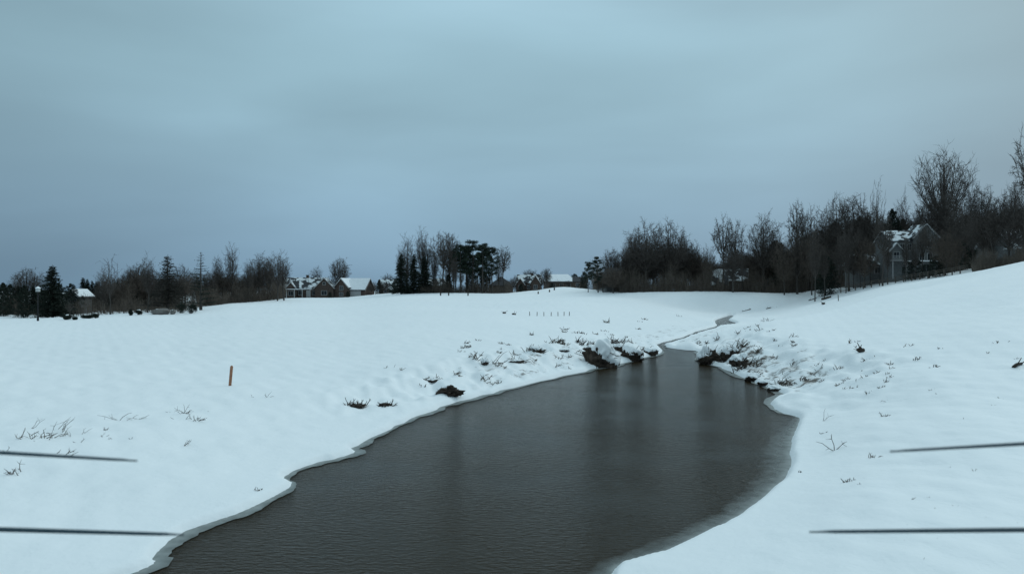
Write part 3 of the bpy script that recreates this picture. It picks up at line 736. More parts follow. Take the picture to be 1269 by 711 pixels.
def house(name, px, Y, rz, wings, label, wallm, roofm, snow=True, trim=True, wins=(), doors=(), chim=(), dz=0, cat='house', extra=None, s=1.0):
    p = atd(px, Y); e = empty(name, (p.x, p.y, p.z + dz), rz); e.scale = (s, s, s); tag(e, label, cat, 'houses beyond the snow field')
    W, Rf, Sn, Tr = MB(), MB(), MB(), MB()
    for wg in wings:
        wg = dict(wg); sn = wg.pop('sn', snow); Tr = MB(); wing(W, Rf, Sn if sn else None, Tr if trim else None, **wg)
        if Tr.v: Tr.build('trim', M_white, e)
    W.build('wall', wallm, e); ro = Rf.build('roof', roofm, e)
    if Sn.v: Sn.build('snow_cover', M_snowroof, ro)
    for c in chim:
        MB().box((c[0], c[1], c[2] - 1), (.9, .7, 3.0)).box((c[0], c[1], c[2] + .55), (1.1, .9, .14)).build('chimney', M_brick, ro)
    for wn in wins: window(e, *wn)
    for d in doors: door(e, *d)
    if extra: extra(e)
    return e
def porch(e):
    Pm = MB().box((-2, -8.3, 2.75), (8.4, 2.6, .2)); Pm.build('porch_roof', M_snowroof, e)
    for x in (-6, -3.4, -.8, 1.8): MB().box((x, -9.4, 1.0), (.22, .22, 3.3)).build('porch_post', M_white, e)
house('brick_house', 383, 238, R(8), [dict(cx=-1, cy=0, w=15, d=10, h=3.3, rh=3.4, sn=False), dict(cx=6.3, cy=-2.5, w=6.2, d=11, h=3.3, rh=3.2, axis='y', sn=False), dict(cx=-5, cy=-4.5, w=3.6, d=5, h=2.9, rh=2.2, axis='y', sn=False)],
      'wide brick house with dark roof patched with snow, chimney and right gable', M_brick, M_shingle_snow, False,
      wins=[(6.3, -8.0, 1.5, 1.8, 1.5), (-5, -7.0, 1.3, 1.6, 1.5), (-2.2, -5, 1.5, 1.2, 1.6), (3.0 - .6, -5, 1.5, 1.0, 1.6), (6.3, -8.0, 4.7, .9, .9)], doors=[(.4, -5, 1.1, 2.3)], chim=[(-.5, 0, 7.2)], extra=porch)
house('brick_garage', 441, 236, R(-14), [dict(cx=-3.2, cy=-1, w=5.6, d=9, h=3.6, rh=3.1, axis='y'), dict(cx=2.0, cy=0, w=7.4, d=8, h=2.7, rh=4.0)],
      'brick house with a tall gable, white garage door and fully snow covered roof', M_brick, M_shingle, True, s=.92, wins=[(-3.2, -5.5, 3.2, 1.5, 1.7), (-3.2, -5.5, .9, 1.5, 1.3)],
      doors=[(1.9, -4.0, 4.4, 2.2, M_white, 'garage_door', 3)])
house('brick_house', 481, 246, R(18), [dict(cx=0, cy=0, w=7.6, d=8, h=3.0, rh=3.9), dict(cx=2.6, cy=-4.5, w=3.6, d=3, h=2.2, rh=1.3)],
      'small dark house with steep snowy roof just left of the grove', M_brick, M_shingle_snow, False, s=.78, wins=[(-1.8, -4, 1.5, 1.2, 1.4), (.3, -4, 1.5, 1.0, 1.4)])
house('brick_house', 541, 236, R(-10), [dict(cx=0, cy=0, w=9, d=8, h=3.2, rh=2.3, hip=2)], 'low dark house glimpsed between the trunks of the grove', M_brick, M_shingle_snow, False, False,
      wins=[(-2, -4, 1.6, 1.2, 1.4), (2, -4, 1.6, 1.2, 1.4)])
house('brick_house', 621, 222, R(12), [dict(cx=0, cy=0, w=7.4, d=7.4, h=3.3, rh=2.9, hip=3.6)], 'tan brick house with dark pyramid roof at the right end of the grove', M_brick2, M_shingle, False, False, s=.9,
      wins=[(-1.6, -3.7, 1.6, 1.1, 1.4), (1.6, -3.7, 1.6, 1.1, 1.4)])
house('brick_house', 656, 236, R(-8), [dict(cx=0, cy=0, w=8.6, d=8, h=3.5, rh=2.8), dict(cx=3, cy=-3.8, w=3.4, d=4, h=3.4, rh=2.4, axis='y'), dict(cx=-2.8, cy=-3.6, w=3.0, d=4, h=2.9, rh=1.9, axis='y')],
      'brick house with several small snowy gables right of the pyramid roof', M_brick, M_shingle_snow, False, s=.92, wins=[(3, -5.8, 1.7, 1.2, 1.6), (-2.8, -5.6, 1.6, 1.1, 1.4), (.2, -4, 1.7, 1.0, 1.6)], chim=[(1, 0, 6.4)])
house('brick_house', 693, 262, R(6), [dict(cx=0, cy=0, w=11, d=9, h=3.0, rh=2.6, hip=2.0)], 'long low house with one broad snow covered roof on the far rise', M_brick2, M_shingle, True, False,
      wins=[(-3, -4.5, 1.6, 1.3, 1.3), (0, -4.5, 1.6, 1.3, 1.3), (3, -4.5, 1.6, 1.3, 1.3)], dz=-.4)
house('brick_house', 719, 250, R(-5), [dict(cx=0, cy=0, w=5, d=7, h=2.8, rh=1.6)], 'small tan brick house half hidden by evergreens behind the first pine', M_brick2, M_shingle, False, True,
      wins=[(-1, -3.5, 1.5, 1.1, 1.3)], dz=-.2)
house('brick_house', 766, 181, R(4), [dict(cx=0, cy=0, w=7.5, d=6, h=4.4, rh=2.2, hip=1.6)], 'pale walled house with dark hip roof at the left end of the right wood', M_siding, M_shingle, False, True,
      wins=[(-1.9, -3, 3.0, 1.1, 1.4), (.6, -3, 3.0, 1.1, 1.4), (2.6, -3, 3.0, .8, 1.4)])
house('grey_house', 98, 138, R(-4), [dict(cx=0, cy=0, w=2.6, d=4, h=3.6, rh=1.1, axis='y')], 'small grey house with snowy gable among dark evergreens at far left', M_siding, M_shingle, True, True,
      wins=[(-.6, -2.0, 2.6, .6, 1.0), (.6, -2.0, 2.6, .6, 1.0), (-.6, -2.0, .9, .6, 1.0), (.6, -2.0, .9, .6, 1.0)])
house('tan_house', 905, 174, R(-20), [dict(cx=0, cy=0, w=8, d=7, h=3.4, rh=2.7), dict(cx=-2.4, cy=-4, w=3.4, d=3, h=2.4, rh=1.4)], 'tan house with streaks of snow on its roof behind the tall open tree', M_brick2, M_shingle_snow, False, True,
      wins=[(1.5, -3.5, 1.8, 1.2, 1.4)])
house('tan_house', 986, 186, R(15), [dict(cx=0, cy=0, w=5.2, d=7, h=7.2, rh=2.2, axis='y')], 'pale upper storey of a house behind the knobbly tree', M_siding, M_shingle_snow, False, True,
      wins=[(-1.1, -3.5, 6.0, 1.0, 1.4), (1.1, -3.5, 6.0, 1.0, 1.4), (-1.1, -3.5, 2.6, 1.0, 1.4)])
house('tan_house', 1072, 152, R(-10), [dict(cx=0, cy=0, w=6.5, d=7, h=4.6, rh=2.2), dict(cx=-2, cy=-3.8, w=2.6, d=2.4, h=4.6, rh=1.6, axis='y')], 'low pale house between the bare trunks left of the big grey house', M_siding, M_shingle_snow, False, True,
      wins=[(1.5, -3.5, 3.2, 1.2, 1.4), (-2, -5, 3.0, 1.0, 1.3)])
def deck(e):
    D = MB().box((-4.6, -6.4, 4.3), (3.6, 3.0, .22)); D.build('deck', M_white, e)
    for x in (-6.2, -3.0): MB().box((x, -7.7, 2.0), (.2, .2, 4.4)).build('deck_post', M_white, e)
    Rl = MB().box((-4.6, -7.8, 5.4), (3.6, .08, .1))
    for k in range(15): Rl.box((-6.3 + k * .243, -7.8, 4.9), (.05, .05, .9))
    Rl.build('railing', M_white, e)
    MB().box((1.4, -5.6, 4.2), (8.5, 1.2, .25)).build('awning', M_snowroof, e)
house('grey_house', 1121, 146, R(-6), [dict(cx=0, cy=0, w=10.5, d=9, h=9.4, rh=2.6), dict(cx=2.4, cy=-2.2, w=5.4, d=7, h=10.2, rh=3.0, axis='y'), dict(cx=-4.4, cy=-4.2, w=2.6, d=2.6, h=7.0, rh=1.6, axis='y')],
      'big three storey grey house with snowy gables and a raised deck', M_gsiding, M_shingle_snow, False, True,
      wins=[(-2.6, -4.5, 7.7, 1.0, 1.6), (-.9, -4.5, 7.7, .8, 1.6), (1.4, -5.7, 8.4, 1.1, 1.7), (3.3, -5.7, 8.4, 1.1, 1.7), (1.4, -5.7, 5.2, 1.1, 1.7), (3.3, -5.7, 5.2, 1.1, 1.7), (-4.4, -5.5, 5.7, 1.2, 1.5), (-1.8, -4.5, 2.6, 1.3, 1.7), (2.4, -5.7, 2.4, 2.2, 1.9)],
      extra=deck, dz=.3, s=.86)
house('grey_house', 1262, 128, R(14), [dict(cx=0, cy=0, w=11, d=8, h=4.2, rh=3.2), dict(cx=-3.2, cy=-3.6, w=4, d=3, h=4.0, rh=2.3, axis='y')], 'dark house with snow streaked roof behind branches at the right edge', M_gsiding, M_shingle_snow, False, True,
      wins=[(-3.2, -5.1, 2.6, 1.3, 1.5), (1.5, -4, 2.6, 1.2, 1.5)], dz=-.6)

# ------------------------------------------------------------------ things at the far left
def lamp_post():
    p = at(47, 397.5); e = empty('street_lamp', p); tag(e, 'black lamp post with a white lantern in front of dark evergreens', 'street lamp')
    H = 40 * p.y / F; MB().tube([Vector((0, 0, -.2)), Vector((0, 0, .6)), Vector((0, 0, .7)), Vector((0, 0, H - .5))], [.16, .15, .09, .07], 10, True).build('pole', M_black, e)
    MB().box((0, 0, H - .25), (.42, .42, .5)).build('lantern', M_lampglass, e)
    MB().tube([Vector((0, 0, H + .002)), Vector((0, 0, H + .12)), Vector((0, 0, H + .3))], [.36, .30, .04], 8, True).build('lamp_cap', M_snowroof, e)
lamp_post()
def shrub(px, py, wpx, hpx, lab, seed, m=M_needle, snow=True, name='shrub', grp='shrubs at the left edge of the snow field'):
    p = at(px, py); k = p.y / F; w_, h_ = wpx * k, hpx * k; rr_ = random.Random(seed); e = empty(name, p); tag(e, lab, 'shrub', grp)
    T = MB()
    for i in range(7): az = i * .9; T.tube([Vector((0, 0, -.1)), Vector((math.cos(az) * w_ * .2, math.sin(az) * w_ * .2, h_ * .6))], [.03, .01], 4)
    T.build('stem', M_bark, e); B = MB()
    for i in range(22):
        d = rvec(rr_); c = Vector((d.x * w_ * .34, d.y * w_ * .3, h_ * .45 + d.z * h_ * .3)); needles(B, rr_, c, (w_ * .2, w_ * .2, h_ * .24), 60, .16)
    B.build('foliage', m, e)
    if snow: MB().blob((0, 0, h_ * .80), (w_ * .22, w_ * .22, h_ * .10), rr_, .5).build('snow_cap', M_snow, e, True)
shrub(83, 396, 10, 7, 'low dark shrub with a snow cap under the small sapling', 1)
shrub(93, 396.5, 6, 4, 'smallest snow capped shrub, right of the one under the sapling', 2)
shrub(108, 394.5, 14, 5, 'long low shrub buried in snow below the small grey house', 3)
shrub(118, 394, 10, 7, 'rounded dark shrub at the right end of the long low one', 4)
shrub(172, 390, 8, 7, 'dark shrub alone on the snow between the two slim bare trees', 5)
shrub(162, 391, 5, 8, 'little dark pointed shrub just left of the lone shrub', 6, snow=False)
shrub(224, 388, 13, 15, 'big dark shrub beside the boulders', 7, snow=False)
shrub(238, 388.5, 13, 13, 'rounded dark shrub at the end of the row, right of the big one', 8, snow=False)
def boulder(px, py, wpx, hpx, lab, seed):
    p = at(px, py); k = p.y / F; rr_ = random.Random(seed); e = empty('boulder', p); tag(e, lab, 'boulder', 'boulders beside the dark shrubs')
    MB().blob((0, 0, hpx * k * .4), (wpx * k / 2, wpx * k * .35, hpx * k * .55), rr_, .3).build('stone', M_stone, e, True)
    MB().blob((0, .1, hpx * k * .86), (wpx * k * .30, wpx * k * .24, hpx * k * .14), rr_, .3).build('snow_cap', M_snow, e, True)
boulder(199, 389.5, 20, 7, 'long grey boulder topped with snow under the russet conifer', 21)
boulder(214, 389.5, 7, 6, 'small pale boulder between the long one and the big dark shrub', 22)

# ------------------------------------------------------------------ stakes
def stake(px, pyb, pyt, wpx, lean, lab, m, grp=None, nm='stake'):
    p = at(px, pyb); k = p.y / F; h = (pyb - pyt) * k; w_ = wpx * k; b = MB()
    M = Matrix.Rotation(lean, 4, 'Y')
    b.box((0, 0, h / 2 - .15), (w_, w_ * .5, h + .3), M); b.prism([M @ Vector((-w_ / 2, -w_ * .25, h)), M @ Vector((w_ / 2, -w_ * .25, h)), M @ Vector((0, -w_ * .25, h + w_ * .4))], (0, w_ * .5, 0))
    o = b.build(nm, m); o.location = p; return tag(o, lab, 'stake', grp)
stake(285, 478, 454, 3.1, R(5), 'orange wooden stake standing alone in the snow left of the pond', M_orange)
lab7 = ['leftmost of the row of seven thin stakes on the far snow', 'second from the left of the seven thin stakes', 'third from the left of the seven thin stakes', 'middle one of the seven thin stakes',
        'third from the right of the seven thin stakes', 'second from the right of the seven thin stakes', 'rightmost of the row of seven thin stakes on the far snow']
for i, px in enumerate([656.5, 665.5, 674, 683, 691.5, 699, 705.5]): stake(px, 391.5, 386.8, .8, R((-2, 3, 0, 2, -1, 1, 2)[i]), lab7[i], M_wood, 'row of thin stakes on the far snow')
stake(1039, 373, 365.5, .9, R(-3), 'thin stake standing right of the logs at the foot of the right hill', M_wood)
for px, py, lab in [(667, 364.2, 'short dark post at the foot of the far rise'), (681, 362, 'short dark post half way up the far rise'), (687, 359.5, 'short dark post highest on the far rise')]:
    stake(px, py, py - 2.6, 1.6, 0, lab, M_wood, 'short posts on the far rise', 'post')
for px, lab in [(546, 'left one of two stubby posts before the grove'), (556, 'right one of two stubby posts before the grove'), (580, 'stubby post before the trunks of the pines')]:
    stake(px, 366.3, 363, 1.6, 0, lab, M_wood, 'stubby posts before the grove', 'post')
def fence():
    pts = [atd(px, Y) for px, Y in ((1042, 146), (1060, 143), (1080, 140), (1100, 137), (1120, 134), (1140, 131), (1160, 128), (1180, 125), (1200, 122))]
    e = empty('fence', pts[0]); tag(e, 'grey post and rail fence at the foot of the right wood', 'fence'); o = pts[0]
    for a, b in zip(pts, pts[1:]):
        for k in range(2):
            q = a.lerp(b, k / 2) - o; MB().box((q.x, q.y, q.z + .55), (.16, .16, 1.7)).build('post', M_wood, e)
        rl = MB()
        for z in (.5, .95, 1.3): rl.tube([a - o + Vector((0, 0, z)), b - o + Vector((0, 0, z))], [.05, .05], 4)
        rl.build('rail', M_wood, e)
fence()

# ------------------------------------------------------------------ pond banks: eroded soil, rocks, logs, stalks
from mathutils import noise as mn
def soil(px, py, wpx, hpx, lab, seed, cap=True, name='soil_bank', cat='soil', line=.25, rough=.5, roots=8, push=.22, hz=.52, side=0.0):
    """a ragged lump of bare soil set into the bank, snow draped over its top"""
    p = at(px, py); k = p.y / F; w_, h_ = wpx * k, hpx * k; rr_ = random.Random(seed); e = empty(name, p); tag(e, lab, cat, 'bare soil showing through the snow')
    so_ = Vector((seed * 7.3, seed * 1.7, 0)); nu, nv = 64, 36; C_ = Vector((0, w_ * push, h_ * .25))
    def surf(n, extra=0.0):
        q = 1 + rough * (mn.noise(n * 1.3 + so_) * 1.0 + mn.noise(n * 3.1 + so_) * .6 + mn.noise(n * 7.5 + so_) * .32 + mn.noise(n * 15 + so_) * .15)
        return Vector((n.x * w_ * .52 * q, n.y * w_ * .42 * q, n.z * h_ * hz * q)) + C_
    def drape(n):
        q = 1 + rough * (mn.noise(n * 1.3 + so_) + mn.noise(n * 3.1 + so_) * .35)
        return Vector((n.x * w_ * .52 * q, n.y * w_ * .42 * q, n.z * h_ * hz * q)) + C_
    S_, K_ = MB(), MB(); cov = []
    for a in range(nv + 1):
        th_ = math.pi * a / nv
        for b_ in range(nu):
            f_ = 2 * math.pi * b_ / nu; n = Vector((math.sin(th_) * math.cos(f_), math.sin(th_) * math.sin(f_), math.cos(th_))); P_ = surf(n); S_.v.append(tuple(P_))
            c_ = n.z + .38 * mn.noise(n * 2.2 - so_) + .22 * mn.noise(n * 6 - so_) + .55 * max(0, n.y) + side * n.x - line; cov.append(c_)
            tk = max(0.0, min(1.0, c_ * 3.2 + .25)) ** .6 * h_ * .13; K_.v.append(tuple(drape(n) + n * tk * .6 + Vector((0, 0, tk * .7 - .004))))
    for a in range(nv):
        for b_ in range(nu):
            q = (a * nu + b_, (a + 1) * nu + b_, (a + 1) * nu + (b_ + 1) % nu, a * nu + (b_ + 1) % nu); S_.f.append(q)
            if sum(cov[i] for i in q) / 4 > -.05: K_.f.append(q)
    S_.build('soil', M_earth, e, True)
    if cap and K_.f: K_.build('snow_cap', M_snow, e, True)
    if roots:
        B = MB()
        for i in range(roots):
            n = Vector((rr_.gauss(0, .8), -abs(rr_.gauss(.7, .4)), rr_.gauss(.15, .5))).normalized(); a = surf(n); d = (n * .5 + Vector((rr_.gauss(0, .45), 0, rr_.gauss(-.1, .55)))).normalized() * h_ * rr_.uniform(.2, .55)
            t_ = min(.03, h_ * .022); B.tube([a - n * .03, a + d * .5 + rvec(rr_) * h_ * .05, a + d], [t_, t_ * .7, t_ * .4], 4)
        B.build('root', M_reed, e)
soil(747, 456, 36, 30, 'large dark undercut soil bank jutting over the pond at its far left', 31, roots=18, line=.38, side=.8, hz=.6)
soil(783, 446, 24, 17, 'dark soil bank under snow right of the large undercut one', 32, line=0.36, side=.4, hz=.6)
soil(806, 440, 16, 9, 'low soil edge with snow near the creek mouth', 33, line=0.45)
soil(556, 489, 26, 9, 'dark patch of uncovered soil above the left shore', 34, line=1.05, side=-.3, roots=40, rough=.75, hz=.6)
soil(880, 450, 24, 16, 'dark rootball clump with snow on top where the creek enters', 35, line=0.85, side=-.7, hz=.8, roots=60, name='rootball', cat='rootball')
soil(918, 452, 20, 15, 'dark grassy soil hump on the right bank above the water', 36, line=0.3, roots=16)
soil(935, 472, 18, 10, 'dark soil and snow at the water line of the right bank', 37, line=0.3, roots=20)
soil(901, 445, 14, 18, 'steep dark soil streak right of the rootball', 38, line=0.32, roots=12)
soil(962, 484, 16, 7, 'brown soil and stubble at the corner of the right shore', 39, line=0.25, roots=24)
soil(601, 452, 9, 9, 'small dark soil clump with a snow cap on the left slope', 40, cap=True, roots=14)
soil(666, 436, 16, 8, 'brown soil hump below the seven stakes', 41, line=0.11, roots=24)

soil(733, 436, 15, 9, 'small soil face with hanging roots left above the large undercut bank', 42, line=.5, side=.3, roots=30)
soil(766, 434, 15, 9, 'soil shoulder between the two undercut banks', 43, line=.55, roots=30)
soil(793, 441, 10, 7, 'narrow soil streak right of the second undercut bank', 44, line=.45, roots=16)
soil(441, 505, 20, 6, 'flat soil patch under the leftmost dark stubble', 45, cap=False, hz=.3, roots=20)
soil(476, 503, 13, 5, 'flat soil patch under the right dark stubble', 46, cap=False, hz=.3, roots=14)
soil(538, 473, 24, 3.5, 'thin curved soil edge above the uncovered soil patch', 47, line=.6, hz=.5, roots=16)
soil(948, 477, 14, 7, 'soil ledge between the two dark clumps of the right shore', 48, line=.4, roots=20)
soil(911, 440, 10, 10, 'upper soil streak on the steep right bank', 49, line=.5, hz=.6, roots=24)
soil(700, 436, 14, 4, 'thin soil line on the slope left of the undercut banks', 50, line=.4, roots=14)
soil(640, 449, 16, 4, 'thin soil line under the brown grass of the left slope', 51, line=.5, roots=12)

def log(px, py, lenpx, ang, rad, lab, seed, grp='logs lying in the snow', m=M_wood):
    p = at(px, py); k = p.y / F; L_ = lenpx * k; rr_ = random.Random(seed); b = MB(); pts = []
    for i in range(7): t = i / 6 - .5; pts.append(Vector((math.cos(ang) * t * L_, math.sin(ang) * t * L_, rad * .6 + rr_.gauss(0, .02))) )
    for q in pts: q.z += gz(p.x + q.x, p.y + q.y) - p.z
    b.tube(pts, [rad * (1 - .25 * i / 6) for i in range(7)], 9, True)
    for i in range(3): a = pts[1 + i * 2]; b.tube([a, a + Vector((rr_.gauss(0, .4), rr_.gauss(0, .4), rr_.uniform(.15, .5)))], [rad * .35, .015], 5)
    o = b.build('log', m); o.location = p; tag(o, lab, 'log', grp)
log(1020, 377, 15, R(72), .22, 'dark log lying aslant in the snow at the foot of the right hill', 1, m=M_reed)
log(1024, 370.5, 12, R(10), .28, 'short dark log above the slanting one', 2, m=M_reed)
log(1007, 371.5, 10, R(5), .12, 'thin log left of the two dark logs', 3, m=M_reed)
log(925, 385.5, 13, R(20), .13, 'thin dark bar standing in for a snow crack beyond the bend of the creek', 4, m=M_reed)  # no real log: dark bar added in place of a crack in the creek snow
log(956, 382, 15, R(15), .11, 'long thin dark bar standing in for the snow crack further right beyond the creek', 5, m=M_reed)  # second snow crack, also drawn as an added log-shaped dark bar
log(625, 388.5, 4, 0, .12, 'left one of two tiny dark logs beside the seven stakes', 6, m=M_reed)
log(637, 389.8, 5, R(-30), .12, 'right one of two tiny dark logs beside the seven stakes', 7, m=M_reed)
log(1067, 436, 8, R(10), .13, 'short black log in the middle of the right slope', 8, m=M_reed)
log(1261, 454, 17, R(25), .07, 'thin crooked branch lying at the right edge of the photo', 9, m=M_reed)

def stalks(px, py, wpx, hpx, n, lab, seed, m=M_reed, lean=.5, thick=.012, name='dead_stalks', grp='dead stalks poking through the snow', cat='dead plant', blades=0):
    p = at(px, py); k = p.y / F; w_, h_ = wpx * k, hpx * k; rr_ = random.Random(seed); b = MB()
    dmain = Vector((rr_.choice([-1, 1]) * .6, .1, .4))
    for i in range(n):
        a = Vector((rr_.uniform(-.5, .5) * w_, rr_.uniform(-.35, .35) * w_, 0)); a = a * (0 if n <= 4 else 1); a.z = gz(p.x + a.x, p.y + a.y) - p.z - .03
        d = Vector((rr_.gauss(0, lean) + .35 * lean, rr_.gauss(0, lean * .6), rr_.uniform(.25, 1))).normalized() * h_ * rr_.uniform(.4, 1.15)
        pts = [a, a + d * .35 + rvec(rr_) * h_ * .05, a + d * .7 + rvec(rr_) * h_ * .06, a + d + rvec(rr_) * h_ * .12 + Vector((0, 0, -abs(d.z) * .08))]
        b.tube(pts, [thick, thick * .85, thick * .65, thick * .35], 4)
        for q in range(rr_.randint(0, 3)):
            s = pts[rr_.randint(1, 2)]; e_ = s + (d.normalized() * .6 + rvec(rr_) * .8).normalized() * h_ * rr_.uniform(.15, .4); b.tube([s, e_], [thick * .6, thick * .3], 3)
    o = b.build(name, m); o.location = p; return tag(o, lab, cat, grp)
S = [ # left foreground
 (45, 543, 34, 13, 16, 'tangle of greenish brown stalks, leftmost of the two large tangles on the left bank', .014), (72, 535, 26, 20, 5, 'long arching twig beside the leftmost tangle of stalks', .012),
 (38, 531, 6, 20, 2, 'two upright stalks above the leftmost tangle', .010), (88, 540, 18, 12, 6, 'faint short stalks right of the leftmost tangle', .008),
 (127, 533, 12, 8, 3, 'short slanting twigs between the tangle and the tall forked stalk', .010), (150, 520, 10, 18, 4, 'tall forked stalk in the middle of the left bank', .012),
 (168, 519, 16, 10, 4, 'small slanting stalks right of the tall forked stalk', .009), (133, 542, 14, 6, 4, 'tiny stalks below the slanting twigs', .008),
 (163, 545, 22, 4, 2, 'lone twig lying flat on the snow above the streak', .014), (99, 548, 14, 6, 3, 'low bent stalks under the leftmost tangle', .010),
 (228, 512, 14, 12, 6, 'dark stalks, upper half of the clump below the orange stake', .012), (236, 519, 22, 11, 9, 'reddish stalks, lower half of the clump below the orange stake', .012),
 (209, 511, 6, 3, 2, 'tiny twig left of the clump below the orange stake', .012), (259, 510, 9, 3, 2, 'tiny twig right of the clump below the orange stake', .010),
 (14, 588, 24, 12, 7, 'dark forked twig low at the left edge of the photo', .013), (80, 563, 14, 12, 4, 'small forked twig on the left bank between the two rows of twigs', .012),
 (6, 562, 12, 8, 3, 'short twig at the left edge above the forked one', .011), (227, 553, 4, 9, 3, 'single short stub on the open snow of the left bank', .012),
 (313, 492, 6, 3, 2, 'tiny dark twig just right of the orange stake', .012), (331, 492, 6, 10, 3, 'thin upright weed right of the orange stake', .009),
 (320, 607, 8, 5, 6, 'little dark weed tuft close to the near left shore', .013), (195, 604, 3, 2, 2, 'tiny speck of weed in the snow above the lower streak', .012),
 # left bank middle
 (441, 504, 24, 10, 34, 'dark dense stubble, leftmost of the two patches above the left shore', .022), (476, 503, 18, 9, 22, 'dark stubble, right one of the two patches above the left shore', .022),
 (535, 472, 30, 6, 14, 'curved row of dark stalks above the uncovered soil', .024), (523, 479, 8, 4, 6, 'little dark tuft left of the uncovered soil', .02),
 (484, 456, 12, 5, 5, 'faint weeds high on the left bank', .012), (497, 459, 6, 8, 4, 'faint upright weed on the left bank', .012),
 (589, 445, 10, 14, 10, 'upright brown weeds above the small soil clump', .022), (613, 450, 10, 20, 6, 'tall thin weed right of the small soil clump', .018),
 (620, 455, 12, 8, 10, 'drooping brown grass under the tall thin weed', .022), (642, 448, 18, 8, 14, 'brown grass right of the tall thin weed', .022),
 (608, 473, 26, 8, 20, 'grey grass near the left shore half way along', .022), (661, 434, 22, 10, 26, 'dark brown brush on the slope below the stakes', .026),
 (690, 424, 24, 10, 30, 'long strip of brown brush above the big undercut bank', .026), (688, 455, 8, 12, 3, 'thin bent branch left of the undercut bank', .02),
 (722, 427, 16, 9, 26, 'dark brush on the shoulder of the undercut bank', .028), (742, 434, 20, 12, 30, 'brush hanging over the undercut bank', .03), (764, 427, 18, 12, 26, 'brush along the top of the second soil bank', .03),
 (778, 418, 8, 3, 8, 'small dark weed behind the undercut bank', .03), (781, 424, 12, 5, 10, 'small weeds left of the creek mouth', .03), (720, 413, 14, 4, 14, 'dark weeds high above the undercut bank', .028),
 (755, 415, 12, 3, 9, 'faint weeds on the snow beyond the undercut bank', .028), (705, 457, 8, 5, 4, 'small twig by the shore left of the undercut bank', .02), (800, 436, 12, 8, 16, 'grass on the bank left of the creek mouth', .028),
 (572, 436, 10, 5, 6, 'faint weeds up the slope left of the brown weeds', .016), (795, 399, 8, 3, 6, 'distant tuft beyond the creek, left one', .03), (842, 392, 8, 2.5, 6, 'distant tuft left of the creek bend', .03),
 # right bank
 (878, 447, 24, 18, 60, 'dense dark stalks sprouting from the rootball', .03), (872, 426, 16, 6, 12, 'stalks on top of the snow behind the rootball', .03), (889, 421, 8, 9, 8, 'brown stalks up the bank beyond the rootball', .026),
 (903, 443, 16, 22, 36, 'tall dark grass on the steep soil right of the rootball', .028), (915, 432, 14, 14, 20, 'brown grass climbing the right bank', .026), (920, 456, 20, 14, 40, 'dense dark grass hanging over the right shore', .028),
 (937, 452, 10, 12, 14, 'brown grass right of the dense dark hanging grass', .024), (930, 470, 18, 8, 22, 'stubble at the water line of the right bank', .024), (958, 484, 24, 10, 44, 'dark stubble at the corner of the right shore', .022),
 (974, 478, 14, 9, 16, 'brown grass just above the corner of the right shore', .02), (990, 471, 14, 7, 12, 'grass tuft further up from the corner of the right shore', .018), (1013, 459, 14, 4, 10, 'flat weeds on the slope above the right corner', .018),
 (984, 450, 14, 6, 8, 'faint weeds on the slope above the brown grass', .018), (960, 445, 10, 7, 8, 'sparse weeds half way up the right bank', .02), (940, 433, 12, 6, 8, 'sparse weeds near the top of the right bank', .02),
 (950, 398, 10, 6, 8, 'slanting weeds on the slope right of the creek bend', .024), (938, 404, 5, 5, 4, 'small weed right of the creek bend', .024), (914, 414, 6, 6, 6, 'small weeds between the creek and the right bank', .024),
 (959, 423, 6, 4, 5, 'tiny weeds between two snow humps on the right bank', .024), (970, 428, 10, 4, 6, 'tiny weeds near the foot of the right slope', .02),
 (1060, 430, 8, 3, 4, 'tiny weed above the short black log', .018), (1123, 429, 14, 5, 7, 'faint weeds on the upper right slope', .014), (1137, 446, 10, 8, 6, 'dark weeds in the middle of the right slope, upper tuft', .016),
 (1158, 455, 8, 6, 6, 'dark bent weed in the middle of the right slope, lower tuft', .018), (1165, 432, 8, 5, 5, 'dark blob of weed right of the middle weeds', .022), (1236, 425, 16, 5, 8, 'faint weeds at the upper right near the edge', .014),
 (1224, 438, 10, 4, 4, 'faint twigs below the upper right weeds', .012),
 (1020, 522, 6, 22, 2, 'thin upright reed above the dark leaf on the right bank', .008), (1023, 536, 10, 4, 7, 'small dark leafy clump on the right bank', .012), (1034, 558, 18, 22, 3, 'long crooked twig leaning right on the near right bank', .012),
 (1097, 516, 6, 7, 8, 'dark seed head in the middle of the right snow', .014), (1099, 498, 9, 12, 2, 'thin curved grass blade above the dark seed head', .008), (1082, 567, 14, 9, 9, 'brown twiggy tuft on the near right snow', .010),
 (1050, 597, 16, 8, 9, 'dark twiggy tuft, lower one on the near right snow', .011), (1101, 571, 3, 2, 3, 'tiny dark speck right of the brown twiggy tuft', .012), (992, 585, 5, 4, 5, 'little dark bit on the snow beside the right shore', .014),
 (1128, 620, 9, 9, 2, 'faint slanting straw on the lower right snow', .007), (1158, 631, 8, 5, 4, 'faint specks of weed on the lower right snow', .007), (1163, 667, 6, 3, 3, 'tiny weed below the lower right streak', .008), (1158, 655, 3, 9, 1, 'single thin straw crossing the lower right streak', .006),
 (1194, 519, 10, 3, 4, 'faint specks on the snow above the upper right streak', .009), (1162, 488, 3, 6, 1, 'single thin straw in the right snow', .009), (1066, 600, 4, 4, 3, 'tiny weed beside the lower twiggy tuft', .008),
]
for i, (px, py, wp, hp, n, lab, th) in enumerate(S):
    flat = 'flat' in lab or 'lying' in lab
    stalks(px, py, wp * (1.15 if i < 22 else .65 if i in (24, 40, 60) else 1), hp * (1.3 if i < 22 else 1.0), n + (n // 3 if i < 22 else 0), lab, 200 + i, M_grass if ('brown' in lab or 'faint' in lab or 'grey' in lab) else M_reed, 1.1 if flat or i < 16 else .7, th * (.8 if i < 22 else 1.0))

